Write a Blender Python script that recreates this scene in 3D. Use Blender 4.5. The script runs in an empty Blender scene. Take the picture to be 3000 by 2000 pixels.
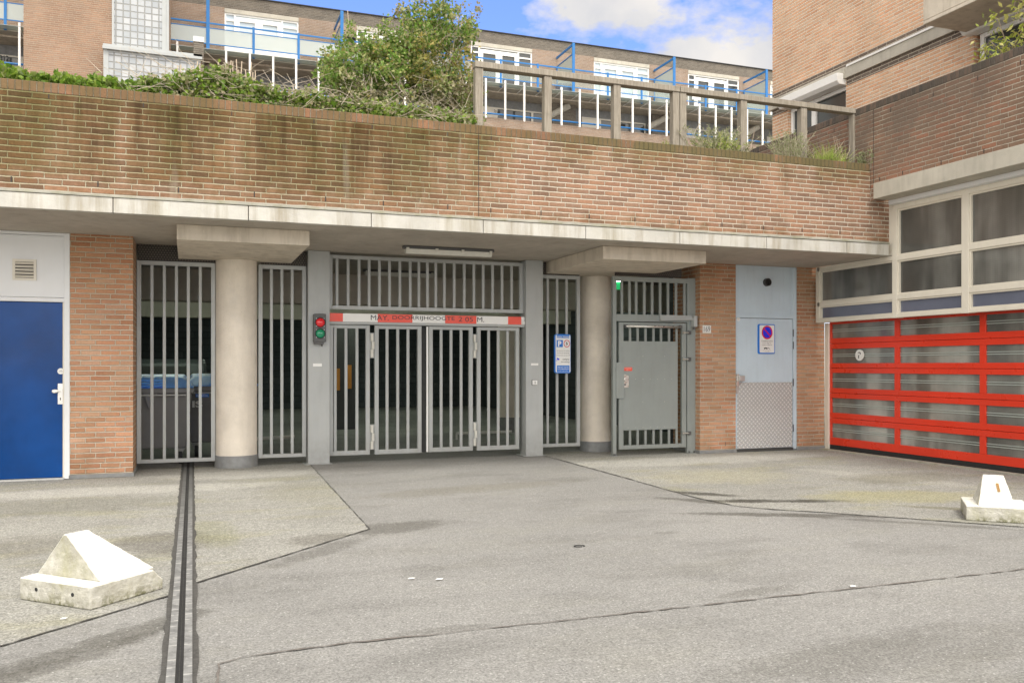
import bpy, math, random
from mathutils import Vector, Matrix
random.seed(7)
R = math.radians
scene = bpy.context.scene
COL = scene.collection

# ------------------------------------------------------------------ camera
F, HY, EYE = 2580.0, 1070.0, 1.375          # focal length and horizon row measured on the 3000 x 2000 photograph
YAW = math.atan(2580 / 6990)
SN, CS = math.sin(YAW), math.cos(YAW)
cd = bpy.data.cameras.new("camera")
cd.sensor_width = 36
cd.lens = F / 3000 * 36
cd.shift_y = 70 / 3000
cd.clip_end = 600
cam = bpy.data.objects.new("camera", cd)
cam.location = (0, 0, EYE)
cam.rotation_euler = (R(90), 0, -YAW)
COL.objects.link(cam)
scene.camera = cam

# ------------------------------------------------------------------ world, sun, exposure
SUN_EL, SUN_AZ = 60, (0.05, -1.0)
w = bpy.data.worlds.new("World")
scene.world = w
w.use_nodes = True
nt = w.node_tree
nt.nodes.clear()
def wn(t, **k):
    n = nt.nodes.new(t)
    for a, b in k.items(): setattr(n, a, b)
    return n
wl = nt.links.new
sky = wn('ShaderNodeTexSky', sky_type='NISHITA')
sky.sun_disc = False
sky.sun_elevation = R(SUN_EL)
sky.sun_rotation = math.atan2(SUN_AZ[0], SUN_AZ[1])
sky.air_density = 1.0; sky.dust_density = 0.6; sky.ozone_density = 1.2
tc = wn('ShaderNodeTexCoord')
sep = wn('ShaderNodeSeparateXYZ'); wl(tc.outputs['Generated'], sep.inputs[0])
def wmath(op, a, b=None, clamp=False):
    n = wn('ShaderNodeMath', operation=op, use_clamp=clamp)
    for i, v in enumerate((a, b)):
        if v is None: continue
        if isinstance(v, (int, float)): n.inputs[i].default_value = v
        else: wl(v, n.inputs[i])
    return n.outputs[0]
n1 = wn('ShaderNodeTexNoise'); n1.inputs['Scale'].default_value = 5.5; n1.inputs['Detail'].default_value = 9; n1.inputs['Roughness'].default_value = 0.56
mp = wn('ShaderNodeMapping'); mp.inputs['Scale'].default_value = (1, 1, 1.9); mp.inputs['Location'].default_value = (.35, .2, .1)
wl(tc.outputs['Generated'], mp.inputs[0]); wl(mp.outputs[0], n1.inputs['Vector'])
ratio = wmath('DIVIDE', sep.outputs[0], wmath('MAXIMUM', sep.outputs[1], 0.08))
mr = wn('ShaderNodeMapRange'); mr.inputs[1].default_value = .36; mr.inputs[2].default_value = .47; mr.inputs[3].default_value = -1.3; mr.inputs[4].default_value = 0.85
wl(ratio, mr.inputs[0])
back = wmath('MULTIPLY', wmath('LESS_THAN', sep.outputs[1], 0.05), 1.0)
cl = wmath('ADD', wmath('MULTIPLY', wmath('SUBTRACT', n1.outputs['Fac'], .47), 11.0), mr.outputs[0])
zb = wn('ShaderNodeMapRange'); zb.inputs[1].default_value = .38; zb.inputs[2].default_value = .62; zb.inputs[3].default_value = 0; zb.inputs[4].default_value = 2.2
wl(sep.outputs[2], zb.inputs[0])
cl = wmath('ADD', cl, zb.outputs[0])
lf_ = wn('ShaderNodeMapRange'); lf_.inputs[1].default_value = -.25; lf_.inputs[2].default_value = -.7; lf_.inputs[3].default_value = 0; lf_.inputs[4].default_value = 3.0
wl(ratio, lf_.inputs[0]); cl = wmath('ADD', cl, lf_.outputs[0])
rt_ = wn('ShaderNodeMapRange'); rt_.inputs[1].default_value = .9; rt_.inputs[2].default_value = 1.6; rt_.inputs[3].default_value = 0; rt_.inputs[4].default_value = 2.0
wl(ratio, rt_.inputs[0]); cl = wmath('ADD', cl, rt_.outputs[0])
cl = wmath('ADD', cl, wmath('MULTIPLY', back, 1.2), True)
n2 = wn('ShaderNodeTexNoise'); n2.inputs['Scale'].default_value = 9; n2.inputs['Detail'].default_value = 6
wl(tc.outputs['Generated'], n2.inputs['Vector'])
cr = wn('ShaderNodeValToRGB')
cr.color_ramp.elements[0].position = .36; cr.color_ramp.elements[0].color = (1.75, 1.78, 1.90, 1)
cr.color_ramp.elements[1].position = .62; cr.color_ramp.elements[1].color = (2.40, 2.30, 2.20, 1)
wl(n2.outputs['Fac'], cr.inputs[0])
skm = wn('ShaderNodeMix', data_type='RGBA', blend_type='MULTIPLY'); skm.inputs[0].default_value = 1
wl(sky.outputs[0], skm.inputs[6]); skm.inputs[7].default_value = (.47, .53, .78, 1)
mx = wn('ShaderNodeMix', data_type='RGBA')
wl(cl, mx.inputs[0]); wl(skm.outputs[2], mx.inputs[6]); wl(cr.outputs[0], mx.inputs[7])
bg = wn('ShaderNodeBackground'); bg.inputs['Strength'].default_value = 0.15
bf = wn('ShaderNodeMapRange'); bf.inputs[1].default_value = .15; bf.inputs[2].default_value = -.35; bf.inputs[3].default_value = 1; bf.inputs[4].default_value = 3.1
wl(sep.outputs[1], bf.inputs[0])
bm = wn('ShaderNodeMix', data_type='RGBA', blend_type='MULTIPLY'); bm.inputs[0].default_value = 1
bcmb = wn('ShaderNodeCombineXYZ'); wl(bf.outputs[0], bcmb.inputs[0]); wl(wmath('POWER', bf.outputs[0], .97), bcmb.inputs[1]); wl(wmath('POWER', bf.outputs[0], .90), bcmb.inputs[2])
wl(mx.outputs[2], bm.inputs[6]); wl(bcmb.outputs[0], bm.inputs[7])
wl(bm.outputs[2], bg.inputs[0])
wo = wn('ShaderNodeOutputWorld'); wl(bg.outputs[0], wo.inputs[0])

sl = bpy.data.lights.new("sun", 'SUN')
sl.energy = 1.0; sl.angle = R(20); sl.color = (1, .965, .90)
so = bpy.data.objects.new("sun", sl)
az = Vector((SUN_AZ[0], SUN_AZ[1], 0)).normalized()
d = Vector((az.x * math.cos(R(SUN_EL)), az.y * math.cos(R(SUN_EL)), math.sin(R(SUN_EL))))
so.rotation_euler = d.to_track_quat('Z', 'Y').to_euler()
so.location = (0, 0, 30)
COL.objects.link(so)
scene.view_settings.view_transform = 'Standard'
scene.view_settings.look = 'None'
scene.view_settings.gamma = 1
scene.view_settings.exposure = 1.38
scene.cycles.max_bounces = 10
scene.cycles.diffuse_bounces = 6

# ------------------------------------------------------------------ pixel of the photo -> point on a real plane
def ray(x, y):
    u = (x - 1500) / F; v = (HY - y) / F
    return Vector((SN + CS * u, CS - SN * u, v))
def on_y(x, y, Y):
    d = ray(x, y); t = Y / d.y
    return Vector((d.x * t, Y, EYE + d.z * t))
def on_x(x, y, X):
    d = ray(x, y); t = X / d.x
    return Vector((X, d.y * t, EYE + d.z * t))
def on_z(x, y, Z=0.0):
    d = ray(x, y); t = (Z - EYE) / d.z
    return Vector((d.x * t, d.y * t, Z))

# ------------------------------------------------------------------ materials
class NT:
    """small node-tree helper"""
    def __init__(s, name):
        s.m = bpy.data.materials.new(name); s.m.use_nodes = True
        s.t = s.m.node_tree; s.t.nodes.clear()
        s.out = s.n('ShaderNodeOutputMaterial'); s.b = s.n('ShaderNodeBsdfPrincipled')
        s.l(s.b.outputs[0], s.out.inputs[0])
        s.geo = s.n('ShaderNodeNewGeometry')
        s.pos = s.geo.outputs['Position']
    def n(s, t, **k):
        n = s.t.nodes.new(t)
        for a, b in k.items(): setattr(n, a, b)
        return n
    def l(s, a, b): s.t.links.new(a, b)
    def put(s, sock, v):
        if isinstance(v, bpy.types.NodeSocket): s.l(v, sock)
        elif isinstance(v, (tuple, list)) and sock.type == 'RGBA' and len(v) == 3: sock.default_value = (*v, 1)
        else: sock.default_value = v
    def math(s, op, a, b=None, clamp=False):
        n = s.n('ShaderNodeMath', operation=op, use_clamp=clamp)
        s.put(n.inputs[0], a)
        if b is not None: s.put(n.inputs[1], b)
        return n.outputs[0]
    def noise(s, scale, detail=4, rough=.55, vec=None, dist=0):
        n = s.n('ShaderNodeTexNoise'); n.inputs['Scale'].default_value = scale
        n.inputs['Detail'].default_value = detail; n.inputs['Roughness'].default_value = rough
        n.inputs['Distortion'].default_value = dist
        s.l(vec if vec is not None else s.pos, n.inputs['Vector'])
        return n.outputs['Fac']
    def voro(s, scale, vec=None, feature='F1', out='Distance'):
        n = s.n('ShaderNodeTexVoronoi', feature=feature); n.inputs['Scale'].default_value = scale
        s.l(vec if vec is not None else s.pos, n.inputs['Vector'])
        return n.outputs[out]
    def scaled(s, v, loc=(0, 0, 0), vec=None):
        n = s.n('ShaderNodeMapping'); n.inputs['Scale'].default_value = v; n.inputs['Location'].default_value = loc
        s.l(vec if vec is not None else s.pos, n.inputs[0]); return n.outputs[0]
    def rng(s, v, a, b, c=0, d=1, smooth=False):
        n = s.n('ShaderNodeMapRange', clamp=True)
        if smooth: n.interpolation_type = 'SMOOTHSTEP'
        s.put(n.inputs[0], v)
        for i, q in zip((1, 2, 3, 4), (a, b, c, d)): s.put(n.inputs[i], q)
        return n.outputs[0]
    def mix(s, f, a, b, mode='MIX'):
        n = s.n('ShaderNodeMix', data_type='RGBA', blend_type=mode)
        s.put(n.inputs[0], f); s.put(n.inputs[6], a); s.put(n.inputs[7], b); return n.outputs[2]
    def ramp(s, v, stops, const=False):
        n = s.n('ShaderNodeValToRGB')
        if const: n.color_ramp.interpolation = 'CONSTANT'
        e = n.color_ramp.elements
        while len(e) < len(stops): e.new(.5)
        for i, (p, c) in enumerate(stops): e[i].position = p; e[i].color = (*c, 1)
        s.put(n.inputs[0], v); return n.outputs[0]
    def sep(s, v=None):
        n = s.n('ShaderNodeSeparateXYZ'); s.l(v if v is not None else s.pos, n.inputs[0]); return n.outputs
    def comb(s, x, y, z=0.0):
        n = s.n('ShaderNodeCombineXYZ')
        for i, v in enumerate((x, y, z)): s.put(n.inputs[i], v)
        return n.outputs[0]
    def bump(s, h, dist=.01, strength=1.0):
        n = s.n('ShaderNodeBump'); n.inputs['Distance'].default_value = dist; n.inputs['Strength'].default_value = strength
        s.l(h, n.inputs['Height']); s.l(n.outputs[0], s.b.inputs['Normal'])
    def set(s, **k):
        names = dict(color='Base Color', rough='Roughness', metal='Metallic', spec='Specular IOR Level', trans='Transmission Weight', emit='Emission Color', emits='Emission Strength', alpha='Alpha', coat='Coat Weight')
        for a, v in k.items(): s.put(s.b.inputs[names[a]], v)
        return s.m

def brick_mat(name, pal, mortar, bw=.22, bh=.0625, z0=0.0, joint=.0135, stains=(), rough=.9, randrow=True, bumpd=.012):
    """bricks in world metres: running bond with a random shift per course; stains = (colour, scale_u, scale_z, lo, hi, amount, (x0,x1) or None, (z0,z1) or None)"""
    s = NT(name)
    x, y, z = s.sep()
    nx, ny, nz = s.sep(s.geo.outputs['True Normal'])
    ax = s.math('GREATER_THAN', s.math('ABSOLUTE', nx), .6)
    u = s.math('ADD', s.math('MULTIPLY', x, s.math('SUBTRACT', 1.0, ax)), s.math('MULTIPLY', y, ax))
    wob = s.noise(9, 3); wob2 = s.noise(60, 2)
    du = s.math('ADD', s.math('MULTIPLY', s.math('SUBTRACT', wob, .5), .012), s.math('MULTIPLY', s.math('SUBTRACT', wob2, .5), .010))
    wz = s.noise(6, 3, vec=s.scaled((1, 1, 1), (3, 1, 7)))
    dz = s.math('ADD', s.math('MULTIPLY', s.math('SUBTRACT', wz, .5), .010), s.math('MULTIPLY', s.math('SUBTRACT', wob2, .5), .006))
    uu = s.math('ADD', u, du); zz = s.math('ADD', s.math('SUBTRACT', z, z0), dz)
    v = s.math('DIVIDE', zz, bh); row = s.math('FLOOR', v); fz = s.math('FRACT', v)
    if randrow:
        rn = s.n('ShaderNodeTexWhiteNoise', noise_dimensions='1D'); s.l(row, rn.inputs['W'])
        sh = s.math('SNAP', s.math('MULTIPLY', rn.outputs['Value'], .499), .25)
        sh = s.math('ADD', sh, s.math('FRACT', s.math('MULTIPLY', row, .5)))
        uq = s.math('ADD', s.math('DIVIDE', uu, bw), sh)
    else: uq = s.math('DIVIDE', uu, bw)
    col = s.math('FLOOR', uq); fu = s.math('FRACT', uq)
    eu = s.math('MULTIPLY', s.math('MINIMUM', fu, s.math('SUBTRACT', 1.0, fu)), bw)
    ez = s.math('MULTIPLY', s.math('MINIMUM', fz, s.math('SUBTRACT', 1.0, fz)), bh)
    e = s.math('MINIMUM', s.math('ADD', eu, joint * .16), ez)
    mask = s.rng(e, joint * .5 - .002, joint * .5 + .002)          # 1 on brick
    wn_ = s.n('ShaderNodeTexWhiteNoise', noise_dimensions='3D'); s.l(s.comb(col, row, ax), wn_.inputs['Vector'])
    rc = wn_.outputs['Value']
    k = len(pal)
    bc = s.ramp(rc, [((i + .0) / k, c) for i, c in enumerate(pal)], const=False)
    grain = s.rng(s.noise(45, 5, .7), .3, .7, .84, 1.14)
    bc = s.mix(1.0, bc, s.comb(grain, grain, grain), 'MULTIPLY')
    big = s.rng(s.noise(1.1, 4), .35, .65, .86, 1.12)
    bc = s.mix(1.0, bc, s.comb(big, big, big), 'MULTIPLY')
    mc = s.mix(s.noise(20, 4), tuple(c * .8 for c in mortar), tuple(min(1, c * 1.12) for c in mortar))
    c = s.mix(mask, mc, bc)
    for (sc, su, sz, lo, hi, amt, mxr, mzr) in stains:
        f = s.rng(s.noise(1.0, 5, .6, vec=s.comb(s.math('MULTIPLY', u, su), s.math('MULTIPLY', z, sz), su)), lo, hi, 0, amt)
        if mxr: f = s.math('MULTIPLY', f, s.rng(s.math('ADD', u, s.math('MULTIPLY', s.math('SUBTRACT', wob, .5), 1.5)), mxr[0], mxr[1]))
        if mzr: f = s.math('MULTIPLY', f, s.rng(s.math('ADD', z, s.math('MULTIPLY', s.math('SUBTRACT', wz, .5), .5)), mzr[0], mzr[1]))
        c = s.mix(f, c, sc[:3], 'MULTIPLY' if len(sc) == 4 else 'MIX')
    s.bump(s.math('ADD', mask, s.math('MULTIPLY', s.noise(45, 4), .35)), bumpd)
    return s.set(color=c, rough=rough, spec=.25)

def painted(name, col, rough=.42, grime=.35, gcol=(.16, .145, .12), chips=.25):
    s = NT(name)
    x, y, z = s.sep()
    g = s.rng(s.noise(2.5, 5, .6), .3, .7, .94, 1.05)
    c = s.mix(1.0, col, s.comb(g, g, g), 'MULTIPLY')
    st_ = s.rng(s.noise(1, 6, .65, vec=s.scaled((14, 14, 1.6))), .50, .78, 0, .22)
    c = s.mix(st_, c, tuple(v * .62 for v in col))
    foot = s.math('MULTIPLY', s.rng(s.math('ADD', z, s.math('MULTIPLY', s.noise(7, 5), .35)), .16, .62, grime, 0), s.rng(s.noise(18, 5, .7), .35, .6, .3, 1))
    c = s.mix(foot, c, gcol)
    ch = s.math('MULTIPLY', s.rng(s.noise(55, 4, .75), .70, .74), s.rng(s.noise(3, 3), .45, .6, 0, chips))
    c = s.mix(ch, c, (.20, .11, .06))
    s.bump(s.noise(90, 3), .0006)
    return s.set(color=c, rough=s.rng(s.noise(8, 4), .3, .7, rough - .1, rough + .1), spec=.45)

def plain(name, col, rough=.5, metal=0, var=.06, scale=6, spec=.5, streak=0, dirt=(.2, .19, .16), bump=0, bscale=80):
    s = NT(name)
    g = s.rng(s.noise(scale, 5, .6), .3, .7, 1 - var, 1 + var)
    c = s.mix(1.0, col, s.comb(g, g, g), 'MULTIPLY')
    if streak:
        x, y, z = s.sep()
        f = s.rng(s.noise(1, 5, .6, vec=s.scaled((9, 9, 1.2))), .52, .75, 0, streak)
        c = s.mix(f, c, dirt)
    if bump: s.bump(s.noise(bscale, 4, .6), bump)
    return s.set(color=c, rough=s.rng(s.noise(scale * 3, 3), .3, .7, max(0, rough - .07), min(1, rough + .07)), metal=metal, spec=spec)

def concrete(name, col, stains=.35, dark=(.16, .15, .13), pit=.0, zstreak=1.4, green=0):
    s = NT(name)
    g = s.rng(s.noise(2.2, 6, .65), .3, .7, .85, 1.1)
    c = s.mix(1.0, col, s.comb(g, g, g), 'MULTIPLY')
    f = s.rng(s.noise(1, 6, .65, vec=s.scaled((7, 7, zstreak))), .48, .70, 0, stains)
    c = s.mix(f, c, dark)
    if green: c = s.mix(s.rng(s.noise(3.5, 5, .6, vec=s.scaled((1, 1, .6), (4, 4, 4))), .5, .72, 0, green), c, (.23, .22, .09))
    p = s.rng(s.voro(38), .0, .16)
    pm = s.rng(s.noise(14, 3), .52, .6, 1, 0)
    c = s.mix(s.math('MULTIPLY', s.math('SUBTRACT', 1.0, p), s.math('MULTIPLY', s.math('SUBTRACT', 1.0, pm), pit)), c, (.07, .06, .05))
    s.bump(s.math('ADD', s.noise(70, 5, .7), s.noise(8, 3)), .004)
    return s.set(color=c, rough=.88, spec=.25)

M = {}
ML = (.40, .36, .29)
M['brick_front'] = brick_mat('brick front wall', [(.290, .165, .105), (.335, .190, .120), (.260, .145, .095), (.350, .215, .145), (.290, .180, .120), (.225, .138, .096)], (.600, .530, .430), z0=3.165, joint=.0145, stains=[
    ((.56, .54, .40, 1), 2.2, .18, .14, .42, .95, (4.0, 2.2), (3.12, 3.40)),
    ((.58, .64, .46, 1), 2.6, .22, .42, .58, .85, (4.3, 3.0), (3.15, 3.75)),
    ((.50, .47, .40, 1), 4.5, .35, .52, .66, .80, (5.0, 2.5), (3.2, 3.75)),
    ((.60, .60, .42, 1), 1.8, .6, .36, .58, .85, None, (3.72, 4.12)),
    ((.62, .60, .52, 1), 2.6, .5, .56, .70, .55, (4.0, 5.5), None),
    ((.44, .24, .175), 1.1, 2.2, .52, .70, .40, (6.4, 8.2), (3.95, 3.55)),
    ((.42, .38, .31), 5.0, .5, .60, .76, .35, None, None),
    ((.62, .60, .50, 1), 3.0, 6.0, .40, .60, .8, None, (3.30, 3.17)),
    ((.50, .47, .40), 40, 40, .70, .76, .55, None, (3.9, 4.15))])
M['coping_front'] = brick_mat('coping bricks', [(.26, .14, .085), (.21, .125, .075), (.30, .15, .09), (.19, .13, .07), (.24, .13, .08)], (.33, .30, .24), bw=.0655, bh=.125, z0=4.160, randrow=False, joint=.012, stains=[
    ((.13, .10, .042), 2.0, 1.2, .36, .58, .75, None, None), ((.12, .11, .05), 2.0, 1.2, .30, .45, .65, (4.2, 5.5), None), ((.42, .40, .35), 30, 30, .68, .74, .7, None, None)])
M['brick_pier'] = brick_mat('orange pier brick', [(.47, .245, .145), (.54, .29, .18), (.42, .20, .115), (.52, .32, .22), (.38, .19, .11), (.50, .27, .165)], (.60, .53, .43), z0=.06, joint=.0145, stains=[
    ((.46, .33, .20), 1.5, 1.0, .45, .7, .45, None, None), ((.60, .55, .48, 1), 3.0, 1.5, .40, .62, .7, None, (.45, .06)), ((.80, .74, .62, 1), 1.0, .4, .3, .6, .8, None, (1.7, 2.6))])  # last entry darkens the bricks towards the pier top
M['brick_side'] = brick_mat('brown side brick', [(0.257, 0.166, 0.114), (0.228, 0.147, 0.104), (0.285, 0.166, 0.109), (0.218, 0.147, 0.104), (0.323, 0.157, 0.100), (0.247, 0.162, 0.114)], (0.494, 0.427, 0.342), z0=3.98, stains=[
    ((.13, .105, .085), 1.4, .8, .42, .62, .6, None, (3.9, 4.6)), ((.34, .17, .11), 1.3, 1.6, .52, .66, .5, None, (4.6, 4.0))])
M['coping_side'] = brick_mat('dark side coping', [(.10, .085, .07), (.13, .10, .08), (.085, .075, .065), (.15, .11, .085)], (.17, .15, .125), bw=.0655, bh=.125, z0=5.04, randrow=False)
M['brick_tower'] = brick_mat('salmon tower brick', [(.66, .37, .22), (.72, .43, .27), (.60, .33, .20), (.70, .47, .32), (.66, .41, .26)], (.86, .78, .64), joint=.016, z0=6.81, stains=[((.52, .40, .28), 1.2, .9, .5, .7, .35, None, None)])
M['brick_dark'] = brick_mat('dark band brick', [(.16, .125, .10), (.19, .15, .12), (.14, .11, .09)], (.60, .53, .43), z0=6.81)
M['brick_far'] = brick_mat('far pink brick', [(0.295, 0.209, 0.156), (0.328, 0.230, 0.168), (0.271, 0.193, 0.143), (0.312, 0.230, 0.180)], (0.459, 0.402, 0.328), z0=.03)
M['brick_fardark'] = brick_mat('far grey brick', [(0.162, 0.140, 0.115), (0.187, 0.162, 0.132), (0.140, 0.123, 0.102)], (0.306, 0.276, 0.230), z0=.03)
M['brick_stair'] = brick_mat('stair tower brick', [(0.315, 0.198, 0.131), (0.351, 0.221, 0.149), (0.288, 0.180, 0.122), (0.315, 0.211, 0.149)], (0.468, 0.378, 0.288), z0=.03, stains=[((.2, .16, .12), .8, .3, .5, .7, .4, None, None)])
M['fascia'] = concrete('white weathered fascia', (.52, .505, .46), .75, (.30, .26, .19), .15, .7, green=.12)
M['strip_side'] = concrete('pale concrete strip', (.50, .47, .40), .3, (.25, .23, .19), .3, 1)
M['soffit'] = concrete('soffit concrete', (.43, .39, .335), .4, (.27, .235, .19), .2, 7)
M['column'] = concrete('cream concrete column', (.76, .695, .60), .3, (.54, .48, .40), .75, .9)
M['capital'] = concrete('capital concrete', (.62, .555, .46), .45, (.27, .22, .16), .5, 1.0)
M['base_grey'] = plain('grey base paint', (.21, .215, .215), .6, var=.2, scale=9, streak=.5)
M['zinc'] = concrete('mossy zinc ledge', (.36, .35, .30), .6, (.20, .19, .11), .2, 4, green=.5)
M['steel'] = painted('grey painted steel', (.395, .41, .405))
M['steel_post'] = painted('grey painted post', (.40, .415, .41))
M['steel_door'] = painted('grey gate sheet', (.265, .292, .282))
M['galv'] = plain('galvanised metal', (.55, .55, .53), .4, metal=.6, var=.1, scale=30)
M['chrome'] = plain('brushed metal', (.72, .70, .66), .3, metal=.8, var=.05)
M['white'] = plain('white paint', (.72, .73, .74), .45, var=.03, scale=2, streak=.08, dirt=(.5, .49, .46))
M['cream_frame'] = plain('cream window paint', (.70, .66, .57), .45, var=.04, scale=3, streak=.15, dirt=(.45, .41, .33))
M['blue_door'] = plain('deep blue gloss paint', (.003, .050, .21), .18, var=.3, scale=1.0, spec=.25)
M['pale_blue'] = painted('pale grey blue paint', (.54, .645, .72))
M['blue_rail'] = plain('blue painted rail', (.008, .15, .42), .4, var=.08)
M['white_post'] = plain('white post paint', (.84, .83, .80), .4, var=.04)
M['red'] = plain('red gloss paint', (.68, .042, .016), .32, var=.07, scale=1.5, spec=.5)
M['sign_red'] = plain('sign red', (.80, .085, .05), .4, var=.03)
M['sign_white'] = plain('sign white', (.78, .78, .76), .4, var=.02)
M['sign_blue'] = plain('sign blue', (.008, .17, .62), .4, var=.02)
M['vivid_blue'] = plain('round sign blue', (.015, .03, .75), .4, var=.02)
M['sign_crimson'] = plain('round sign red', (.62, .012, .04), .4, var=.02)
M['black'] = plain('black lettering', (.03, .03, .035), .5, var=.02)
M['redtext'] = plain('dark red lettering', (.16, .03, .03), .5, var=.02)
M['housing'] = plain('dark grey housing', (.085, .085, .085), .5, var=.08, scale=30)
M['rubber'] = plain('black rubber', (.02, .02, .02), .7)
M['tar'] = plain('tar', (.075, .072, .066), .75, var=.3, scale=40, bump=.004)
M['dark_void'] = plain('dark metal', (.05, .05, .048), .6)
M['wall_inner'] = concrete('inner concrete', (.56, .51, .44), .3, (.34, .30, .25), .2, 1)
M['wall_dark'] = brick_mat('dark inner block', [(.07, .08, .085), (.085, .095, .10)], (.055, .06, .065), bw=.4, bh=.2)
M['bin'] = plain('dark grey plastic', (.15, .145, .14), .45, var=.08)
M['bin_lid'] = plain('blue plastic lid', (.08, .33, .88), .35, var=.06)
M['orange'] = plain('orange guard', (.55, .21, .02), .5)
M['clear_grey'] = plain('fluorescent cover', (.62, .61, .55), .35, var=.05, scale=12)
M['fence_wood'] = None
M['block'] = None

def wood_mat():
    s = NT('weathered grey wood')
    g = s.noise(1, 5, .65, vec=s.scaled((6, 60, 6)))
    g2 = s.noise(1, 6, .7, vec=s.scaled((55, 55, 3)))
    c = s.ramp(g2, [(.25, (.19, .165, .13)), (.5, (.31, .275, .225)), (.75, (.43, .39, .32))])
    c = s.mix(s.rng(g, .5, .7, 0, .4), c, (.14, .13, .10))
    s.bump(g2, .006)
    return s.set(color=c, rough=.9, spec=.2)
M['fence_wood'] = wood_mat()

def block_mat():
    s = NT('whitewashed concrete')
    x, y, z = s.sep()
    c = s.mix(s.rng(s.noise(7, 6, .65), .4, .7), (.80, .79, .73), (.62, .60, .50))
    # dirt and moss cling to the upright faces and the foot
    nz = s.sep(s.geo.outputs['True Normal'])[2]
    up = s.rng(nz, .05, .45, 1, .06)
    c = s.mix(s.math('MULTIPLY', s.rng(s.noise(9, 6, .7), .35, .65, .5, .95), up), c, (.36, .345, .29))
    c = s.mix(s.math('MULTIPLY', s.rng(s.noise(5, 5, .6, vec=s.scaled((1, 1, .5), (2, 5, 1))), .48, .64, 0, .5), up), c, (.33, .32, .17))
    foot = s.math('MULTIPLY', s.rng(s.math('ADD', z, s.math('MULTIPLY', s.noise(6, 4), .12)), .05, .125, 1, 0), s.rng(s.noise(22, 4, .7), .44, .56))
    c = s.mix(s.math('MULTIPLY', foot, .9), c, (.10, .10, .03))
    p = s.math('MULTIPLY', s.rng(s.voro(45), .06, .16, 1, 0), s.rng(s.noise(16, 3), .56, .62))
    c = s.mix(s.math('MULTIPLY', p, .8), c, (.22, .19, .14))
    s.bump(s.math('ADD', s.noise(55, 5, .7), s.math('MULTIPLY', s.noise(10, 3), 1.5)), .006)
    return s.set(color=c, rough=.85, spec=.2)
M['block'] = block_mat()
def rust_mat(): return plain('rust stain', (.30, .17, .06), .9, var=.3, scale=60)
M['rust'] = rust_mat()

def ground_mat(name, base, dark, light, moss, spots=(), speck=.55, big=.6, wet=()):
    s = NT(name)
    x, y, z = s.sep()
    c = s.mix(s.rng(s.noise(.55, 6, .62), .35, .65), base, tuple(v * .86 for v in base))
    c = s.mix(s.rng(s.noise(.9, 6, .6, vec=s.scaled((1, 1.9, 1), (7, 3, 0))), .5, .68, 0, big), c, dark)
    c = s.mix(s.rng(s.noise(.8, 5, .6, vec=s.scaled((1, 2.4, 1), (1, 9, 0))), .52, .66, 0, moss), c, (.30, .285, .15))
    for (px, py, rx, ry, ang, amt, colr) in spots:
        dx = s.math('SUBTRACT', x, px); dy = s.math('SUBTRACT', y, py)
        ca, sa = math.cos(ang), math.sin(ang)
        a = s.math('DIVIDE', s.math('ADD', s.math('MULTIPLY', dx, ca), s.math('MULTIPLY', dy, sa)), rx)
        b = s.math('DIVIDE', s.math('SUBTRACT', s.math('MULTIPLY', dy, ca), s.math('MULTIPLY', dx, sa)), ry)
        r2 = s.math('ADD', s.math('MULTIPLY', a, a), s.math('MULTIPLY', b, b))
        r2 = s.math('ADD', r2, s.math('MULTIPLY', s.math('SUBTRACT', s.noise(2.6, 5, .65), .5), 2.2)); r2 = s.math('ADD', r2, s.math('MULTIPLY', s.math('SUBTRACT', s.noise(22, 5, .75), .5), 1.6))
        c = s.mix(s.rng(r2, 1.15, .15, 0, amt, True), c, colr)
    # aggregate: fine grains, bright chips, dark pores
    g = s.noise(75, 4, .8)
    gg = s.rng(g, .34, .66, 1 - speck * .85, 1 + speck * .85)
    c = s.mix(1.0, c, s.comb(gg, gg, gg), 'MULTIPLY')
    g2 = s.rng(s.noise(30, 5, .8), .3, .7, .74, 1.26)
    c = s.mix(1.0, c, s.comb(g2, g2, g2), 'MULTIPLY')
    vd = s.n('ShaderNodeTexVoronoi'); vd.inputs['Scale'].default_value = 55; s.l(s.pos, vd.inputs['Vector'])
    rnd = s.sep(vd.outputs['Color'])[0]
    chip = s.math('MULTIPLY', s.rng(vd.outputs['Distance'], .16, .30, 1, 0), s.math('GREATER_THAN', rnd, .93))
    mot = s.rng(s.noise(11, 5, .7), .3, .7, .90, 1.10)
    c = s.mix(1.0, c, s.comb(mot, mot, mot), 'MULTIPLY')
    c = s.mix(s.math('MULTIPLY', chip, .75), c, light)
    dk = s.math('MULTIPLY', s.rng(vd.outputs['Distance'], .16, .30, 1, 0), s.math('LESS_THAN', rnd, .10))
    c = s.mix(s.math('MULTIPLY', dk, .45), c, tuple(v * .45 for v in dark))
    s.bump(s.math('ADD', g, s.math('MULTIPLY', s.noise(38, 3), .6)), .006)
    return s.set(color=c, rough=.86, spec=.3)
DK = (.085, .080, .066); MO = (.33, .31, .17); DK2 = (.12, .115, .10)
def sp(px, py, rx, ry, ang, amt, c=DK):
    p = on_z(px, py); return (p.x, p.y, rx, ry, ang, amt, c)
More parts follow.
